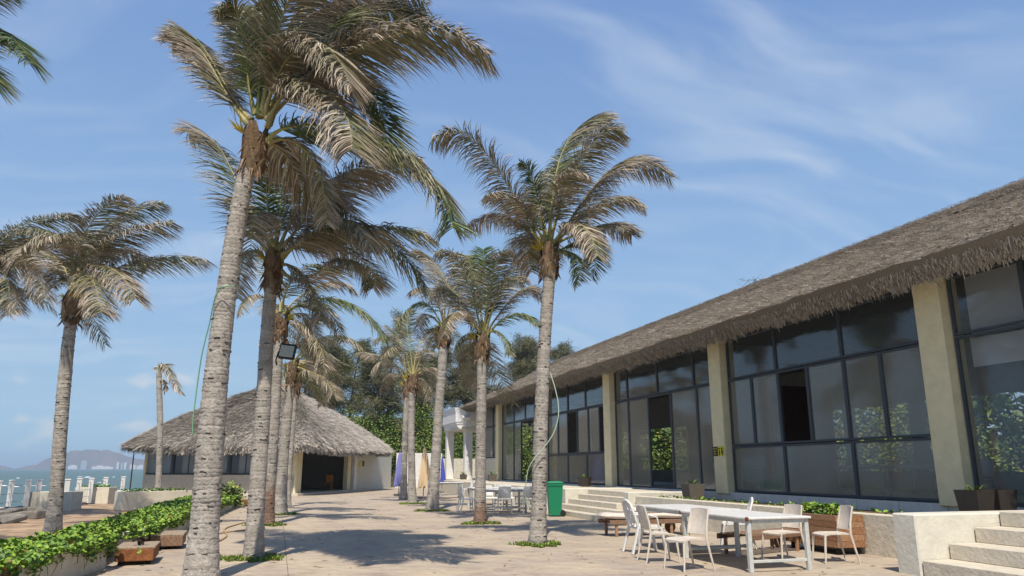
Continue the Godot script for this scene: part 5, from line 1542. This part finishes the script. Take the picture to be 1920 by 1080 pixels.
func make_furniture() -> void:
	rng.seed = 70
	white_table("near half of the long white table, with rusty corners", Vector3(7.05, 0, -10.7), 1.1, 1.95, "white plastic topped tables", true)
	white_table("far half of the long white table, reaching towards the sun lounger", Vector3(7.2, 0, -12.72), 1.1, 1.95, "white plastic topped tables")
	resin_chair("pale beige moulded chair with its back to the long table", Vector3(5.85, 0, -10.35), -PI / 2 + 0.15, M.resin_greige)
	resin_chair("pale beige moulded chair tucked in along the promenade side of the table", Vector3(5.95, 0, -11.35), PI / 2 - 0.15, M.resin_greige)
	resin_chair("pale beige moulded chair beside the wooden plant box", Vector3(8.55, 0, -10.5), -PI / 2 - 0.25, M.resin_greige)
	resin_chair("pale beige moulded chair tucked in between table and wooden plant box", Vector3(7.95, 0, -10.95), -PI / 2 + 0.1, M.resin_greige)
	lattice_chair("white garden chair with openwork back on the promenade side", Vector3(6.3, 0, -12.55), PI / 2 - 0.1)
	lattice_chair("white garden chair with openwork back on the window side", Vector3(8.35, 0, -12.9), -PI / 2 - 0.5)
	lounger("sun lounger with two pale folded cushions before the steps", Vector3(7.95, 0, -15.9), 0.02, true)
	lounger("bare dark wooden sun lounger between table and plant box", Vector3(8.45, 0, -12.1), 0.35, false)
	# slatted plant box
	var t := thing("wooden_plant_box", "long slatted teak plant box with green plants", "planter", Vector3(9.56, 0, -11.95), PI / 2)
	for i in 5:
		var y := 0.17 + i * 0.108
		bx("plank", Vector3(0, y, 0.28), Vector3(1.45, 0.103, 0.025), M.teak if i % 2 else M.teak_pale, t, 0.004)
		bx("plank", Vector3(0, y, -0.28), Vector3(1.45, 0.103, 0.025), M.teak if i % 2 else M.teak_pale, t, 0.004)
		for x in [-0.712, 0.712]:
			bx("plank", Vector3(x, y, 0), Vector3(0.025, 0.103, 0.53), M.teak_pale if i % 2 else M.teak, t, 0.004)
	bx("soil", Vector3(0, 0.62, 0), Vector3(1.39, 0.03, 0.52), M.earth, t, 0.0)
	for x in [-0.6, 0.6]:
		for z in [-0.2, 0.2]:
			bx("foot", Vector3(x, 0.055, z), Vector3(0.08, 0.11, 0.06), M.black_rubber, t)
	var s := Shape.new()
	rng.seed = 71
	for i in 300:
		leaf(s, Vector3(rr(-0.68, 0.68), 0.64 + rr(0.0, 0.18), rr(-0.25, 0.25)), rr(0.025, 0.05), 0.6, 1.0)
	stuff(obj("foliage", s, M.leaf, t))
	# wheelie bin
	t = thing("wheelie_bin", "green plastic wheelie bin against the cream stair wall", "bin", Vector3(8.35, 0, -22.75), -0.25)
	t.scale = Vector3(0.86, 1.0, 0.86)
	s = Shape.new()
	var ring := []
	for e in [[0.21, 0.24, 0.04], [0.27, 0.31, 0.92], [0.29, 0.33, 0.92], [0.29, 0.33, 0.97]]:
		ring.append([Vector3(-e[0], e[2], -e[1]), Vector3(e[0], e[2], -e[1]), Vector3(e[0], e[2], e[1]), Vector3(-e[0], e[2], e[1])])
	for i in 3:
		for k in 4:
			var mid: Vector3 = (ring[i][k] + ring[i][(k + 1) % 4]) * 0.5
			s.quad(ring[i][k], ring[i][(k + 1) % 4], ring[i + 1][(k + 1) % 4], ring[i + 1][k], Vector3(mid.x, -0.1, mid.z))
	s.quad(ring[0][0], ring[0][1], ring[0][2], ring[0][3], Vector3.DOWN)
	obj("body", s, M.bin_green, t)
	s = Shape.new()
	s.box(Vector3(0, 1.0, 0), Vector3(0.60, 0.06, 0.70), 0.025)
	s.box(Vector3(0, 1.03, 0.02), Vector3(0.46, 0.05, 0.5), 0.02)
	obj("lid", s, M.bin_green, t)
	bx("handle", Vector3(0.30, 0.95, 0), Vector3(0.05, 0.04, 0.5), M.bin_green, t, 0.01)
	for z in [-0.24, 0.24]:
		s = Shape.new()
		s.lathe([Vector2(0.001, -0.03), Vector2(0.085, -0.03), Vector2(0.10, -0.015), Vector2(0.10, 0.015), Vector2(0.085, 0.03), Vector2(0.001, 0.03)], 16)
		var o := obj("wheel", s, M.black_rubber, t)
		o.position = Vector3(0.27, 0.10, z)
		o.rotation.x = PI / 2
	# benches on castors by the planter
	var bn := [["orange brown low wooden bench by the planter, with dark debris on top", Vector3(-2.03, 0, -13.75), 0.05], ["dark brown low wooden bench in the planter's recess", Vector3(-1.86, 0, -16.05), 0.04], ["low wooden bench half hidden behind the thickest palm trunk", Vector3(-1.72, 0, -23.3), 0.05], ["low wooden bench near the rounded green shrub", Vector3(-1.25, 0, -32.4), 0.1]]
	for i in 4:
		var b := thing("wooden_bench", bn[i][0], "bench", bn[i][1], bn[i][2], "low benches along the planter")
		var m: Material = M.old_teak if i == 1 else M.bench_wood
		bx("top", Vector3(0, 0.255, 0), Vector3(0.56, 0.035, 0.92), M.bench_top, b)
		for z in [-0.45, 0.45]:
			bx("apron", Vector3(0, 0.15, z), Vector3(0.54, 0.18, 0.03), m, b)
		for x in [-0.255, 0.255]:
			bx("apron", Vector3(x, 0.15, 0), Vector3(0.03, 0.178, 0.86), m, b)
		for x in [-0.2, 0.2]:
			for z in [-0.36, 0.36]:
				s = Shape.new()
				s.lathe([Vector2(0.001, -0.015), Vector2(0.03, -0.015), Vector2(0.034, 0.0), Vector2(0.03, 0.015), Vector2(0.001, 0.015)], 12)
				var o := obj("castor", s, M.black_rubber, b)
				o.position = Vector3(x, 0.034, z)
				o.rotation.x = PI / 2
	s = Shape.new()
	rng.seed = 72
	for i in 7:
		s.box(Vector3(rr(-0.1, 0.1), rr(0.02, 0.1), rr(-0.06, 0.06)), Vector3(rr(0.06, 0.16), rr(0.02, 0.06), 0.03), 0.006, Basis.from_euler(Vector3(rr(-1, 1), rr(0, 3), rr(-0.8, 0.8))))
	var db := obj("driftwood", s, M.dark_wood, self)
	db.position = Vector3(-2.0, 0.28, -13.5)
	tag(db, "dark driftwood scraps lying on the orange brown bench", "driftwood")
	# pots
	potted_plant("square grey pot with spiky plant standing before the long table's end wall", Vector3(11.45, 0.60, -19.7), 0.50, 0.42, M.pot_grey, 1.0)
	potted_plant("square black pot with spiky plant at the top of the wide near steps", Vector3(11.1, 0.76, -10.05), 0.42, 0.34, M.pot_dark, 0.9)
	potted_plant("square black pot beside another at the top of the wide near steps", Vector3(11.6, 0.76, -10.05), 0.40, 0.34, M.pot_dark, 0.0)
	potted_plant("square dark pot with drooping plant on the ledge above the wheelie bin", Vector3(11.6, 0.76, -28.2), 0.42, 0.36, M.pot_dark, 1.0)
	potted_plant("round leafed pot plant on the ledge behind the far tables", Vector3(11.4, 0.76, -41.0), 0.45, 0.36, M.pot_grey, 1.6)
	potted_plant("small pot plant at the foot of the white porch pillar", Vector3(11.0, 0.78, -46.2), 0.4, 0.3, M.pot_grey, 1.6)
	# far dining sets
	for e in [["white table behind the palm with the reddish foot, nearer of two", Vector3(7.4, 0, -25.4), 1.6, 0.9], ["white table behind the palm with the reddish foot, farther of two", Vector3(7.6, 0, -27.6), 1.6, 0.9], ["white table behind the palm with the reddish foot, beside the retaining wall", Vector3(8.9, 0, -26.9), 0.9, 1.8], ["white table by the white porch, beside the tan umbrella", Vector3(8.3, 0, -38.0), 1.3, 0.9]]:
		white_table(e[0], e[1], e[2], e[3], "white plastic topped tables")
	var cs := [["white moulded chair at the promenade end of the far table", Vector3(6.2, 0, -25.3), PI / 2], ["white moulded chair behind it at the far table's end", Vector3(6.35, 0, -26.1), PI / 2 + 0.1], ["white moulded chair on the window end of the far table", Vector3(8.6, 0, -25.2), -PI / 2], ["white moulded chair between the two far tables", Vector3(7.3, 0, -26.6), 0.1], ["second white moulded chair between the two far tables", Vector3(7.95, 0, -26.6), -0.1], ["white moulded chair tucked under the farther table", Vector3(8.8, 0, -27.5), -PI / 2], ["white moulded chair facing the retaining wall by the far tables", Vector3(8.2, 0, -27.9), 0.4], ["white moulded chair with its back to the far hose loop", Vector3(8.1, 0, -24.6), 3.0], ["white moulded chair at the nearer far table, facing the hut", Vector3(7.2, 0, -24.6), 3.1], ["white moulded chair at the table by the porch", Vector3(9.2, 0, -37.8), -PI / 2], ["white moulded chair under the tan umbrella", Vector3(7.3, 0, -36.6), 0.4]]
	for e in cs:
		resin_chair(e[0], e[1], e[2], M.resin_white, "white chairs at the far tables")
	umbrella("folded lilac blue umbrella before the white garden wall", Vector3(6.4, 0, -42.0), 2.3, 0.44, M.umbrella_blue, 81)
	umbrella("folded tan umbrella with hanging cloth behind a palm trunk", Vector3(7.0, 0, -37.9), 2.45, 0.42, M.umbrella_sand, 82)
	umbrella("folded bright blue umbrella left of the porch pillar", Vector3(9.6, 0, -46.0), 2.1, 0.2, M.umbrella_deep, 83)
	# inside the restaurant
	for e in [["white table inside the restaurant behind the bottom panes", Vector3(14.2, 0.76, -14.0), 0.9, 1.7], ["white table inside the restaurant by the red partition", Vector3(14.6, 0.76, -16.6), 0.8, 0.9], ["white table inside the restaurant behind the near big pane", Vector3(13.6, 0.76, -9.3), 0.9, 1.9], ["white table inside the restaurant seen through the open door", Vector3(15.5, 0.76, -23.4), 0.9, 1.6]]:
		white_table(e[0], e[1], e[2], e[3], "white plastic topped tables")
	for e in [["chair inside the restaurant at the table behind the bottom panes", Vector3(15.2, 0.76, -13.6), -PI / 2], ["second chair inside at the table behind the bottom panes", Vector3(15.2, 0.76, -14.4), -PI / 2], ["chair inside the restaurant seen through the open door", Vector3(14.6, 0.76, -23.0), PI / 2]]:
		resin_chair(e[0], e[1], e[2], M.resin_greige, "chairs inside the restaurant")
	# flood lamp strapped to a palm
	t = thing("flood_lamp", "black square flood lamp strapped to a palm trunk", "lamp", Vector3(0.03, 3.42, -13.45), -0.25)
	s = Shape.new()
	s.box(Vector3.ZERO, Vector3(0.28, 0.27, 0.09), 0.015, Basis(Vector3.RIGHT, -0.15) * Basis(Vector3.BACK, -0.12))
	obj("housing", s, M.lamp_black, t)
	s = Shape.new()
	s.box(Vector3(0, 0, 0.047), Vector3(0.235, 0.205, 0.01), 0.003, Basis(Vector3.RIGHT, -0.15) * Basis(Vector3.BACK, -0.12))
	obj("glass", s, M.lamp_glass, t)
	s = Shape.new()
	s.tube([Vector3(-0.15, 0.0, 0), Vector3(-0.20, -0.14, -0.05), Vector3(-0.20, -0.22, -0.12)], [0.014, 0.014, 0.014], 6)
	obj("bracket", s, M.lamp_black, t)
	# hoses
	var hose := func(label: String, pts: Array, r: float, m: Material) -> void:
		var c := Curve3D.new()
		for i in pts.size():
			var a: Vector3 = pts[maxi(i - 1, 0)]; var b: Vector3 = pts[mini(i + 1, pts.size() - 1)]
			c.add_point(pts[i], (a - b) / 6.0, (b - a) / 6.0)
		var q := []; var rd := []
		var n := 60
		for i in n + 1:
			q.append(c.sample_baked(c.get_baked_length() * i / n)); rd.append(r)
		var sh := Shape.new()
		sh.tube(q, rd, 7)
		tag(obj("garden_hose", sh, m, self), label, "hose")
	hose.call("pale green hose looping out from a palm trunk by the bin", HOSE_A, 0.009, M.hose_pale)
	hose.call("green hose running down the thickest palm trunk", HOSE_B, 0.009, M.hose_green)
	hose.call("tan hose lying across the promenade by the planter", [Vector3(-1.05, 0.02, -13.2), Vector3(-1.15, 0.02, -15.5), Vector3(-0.95, 0.02, -18.0), Vector3(-1.1, 0.02, -20.5), Vector3(-0.5, 0.02, -23.5)], 0.017, M.hose_tan)
	hose.call("second tan hose curving away across the promenade", [Vector3(-1.6, 0.02, -17.0), Vector3(-1.1, 0.02, -19.0), Vector3(-0.4, 0.02, -20.0)], 0.015, M.hose_tan)

# dry leaf scraps and sand grains blown over the promenade
func make_litter() -> void:
	rng.seed = 95
	var s := Shape.new()
	for i in 520:
		var p := Vector3(rr(-1.9, 9.3), 0.004, -8.0 - 38.0 * pow(rng.randf(), 1.4))
		var k := rr(0.6, 1.3)
		s.col = Color(0.28 * k, 0.20 * k, 0.12 * k)
		var a := rr(0, TAU)
		var o := Vector3(cos(a), 0, sin(a)) * rr(0.02, 0.09)
		var w := Vector3(-sin(a), 0, cos(a)) * rr(0.006, 0.02)
		s.quad(p - o, p + w + Vector3(0, 0.012, 0), p + o + Vector3(0, rr(0.0, 0.02), 0), p - w + Vector3(0, 0.003, 0), Vector3.UP)
	var o2 := stuff(obj("leaf_litter", s, M.frond, self))
	tag(o2, "dry leaf scraps scattered over the promenade paving", "litter")

func _ready() -> void:
	make_view()
	make_materials()
	make_setting()
	make_restaurant()
	make_terrace()
	make_hut()
	var left := "palms along the planter"
	var right := "palms along the dining side"
	make_palm("p1", "thickest palm with a green hose down its trunk, beside the planter", left, 28, 150, 2, 501)
	make_palm("p2", "palm with the black flood lamp on its trunk", left, 24, 110, 1, 502)
	make_palm("p3", "palm with a reddish foot standing behind the flood lamp palm", left, 20, 80, 2, 503)
	make_palm("p4", "slim palm beside the hut's corner column", left, 16, 70, 2, 504)
	make_palm("p5", "thinnest palm of the row along the planter", left, 14, 55, 2, 505)
	make_palm("p6", "wind bent palm standing in the sand behind the planter", "palms on the sand", 20, 100, 2, 506)
	make_palm("p8", "palm at the sand's edge, its fronds reaching to the wind bent one", "palms on the sand", 16, 90, 2, 508)
	make_palm("p0", "tall green palm whose fronds hang over the sand", "palms on the sand", 18, 110, 0, 509)
	make_palm("dead", "small dying palm with a few dry drooping leaves", "palms on the sand", 14, 40, 0, 510)
	make_palm("r1", "palm with the pale hose loop, beside the green bin", right, 24, 120, 2, 511)
	make_palm("r2", "palm with a green spear of new leaf, in front of the far tables", right, 20, 90, 2, 512)
	make_palm("r3", "leaning palm before the white porch", right, 18, 75, 2, 513)
	make_palm("r4", "nearer of the paired slim palms before the garden wall", right, 14, 65, 2, 514)
	make_palm("r5", "farther of the paired slim palms before the garden wall", right, 14, 55, 2, 515)
	rng.seed = 90
	for e in [["p2", "bright grass ring at the foot of the flood lamp palm", .55], ["p3", "bright grass ring at the reddish foot behind the flood lamp palm", .55], ["p4", "grass ring at the foot of the slim palm by the hut corner", .6], ["r1", "round grass ring at the foot of the hose palm by the bin", .55], ["r2", "round grass ring at the palm before the far tables", .6], ["r3", "grass ring at the leaning palm before the porch", .7], ["r4", "sparse grass ring at the paired slim palms", .7]]:
		var b: Array = PALMS[e[0]].t[0]
		grass_patch(e[1], Vector3(b[0], 0.0, b[2] + 0.05), e[2], 1500)
	make_greenery()
	make_furniture()
	make_litter()
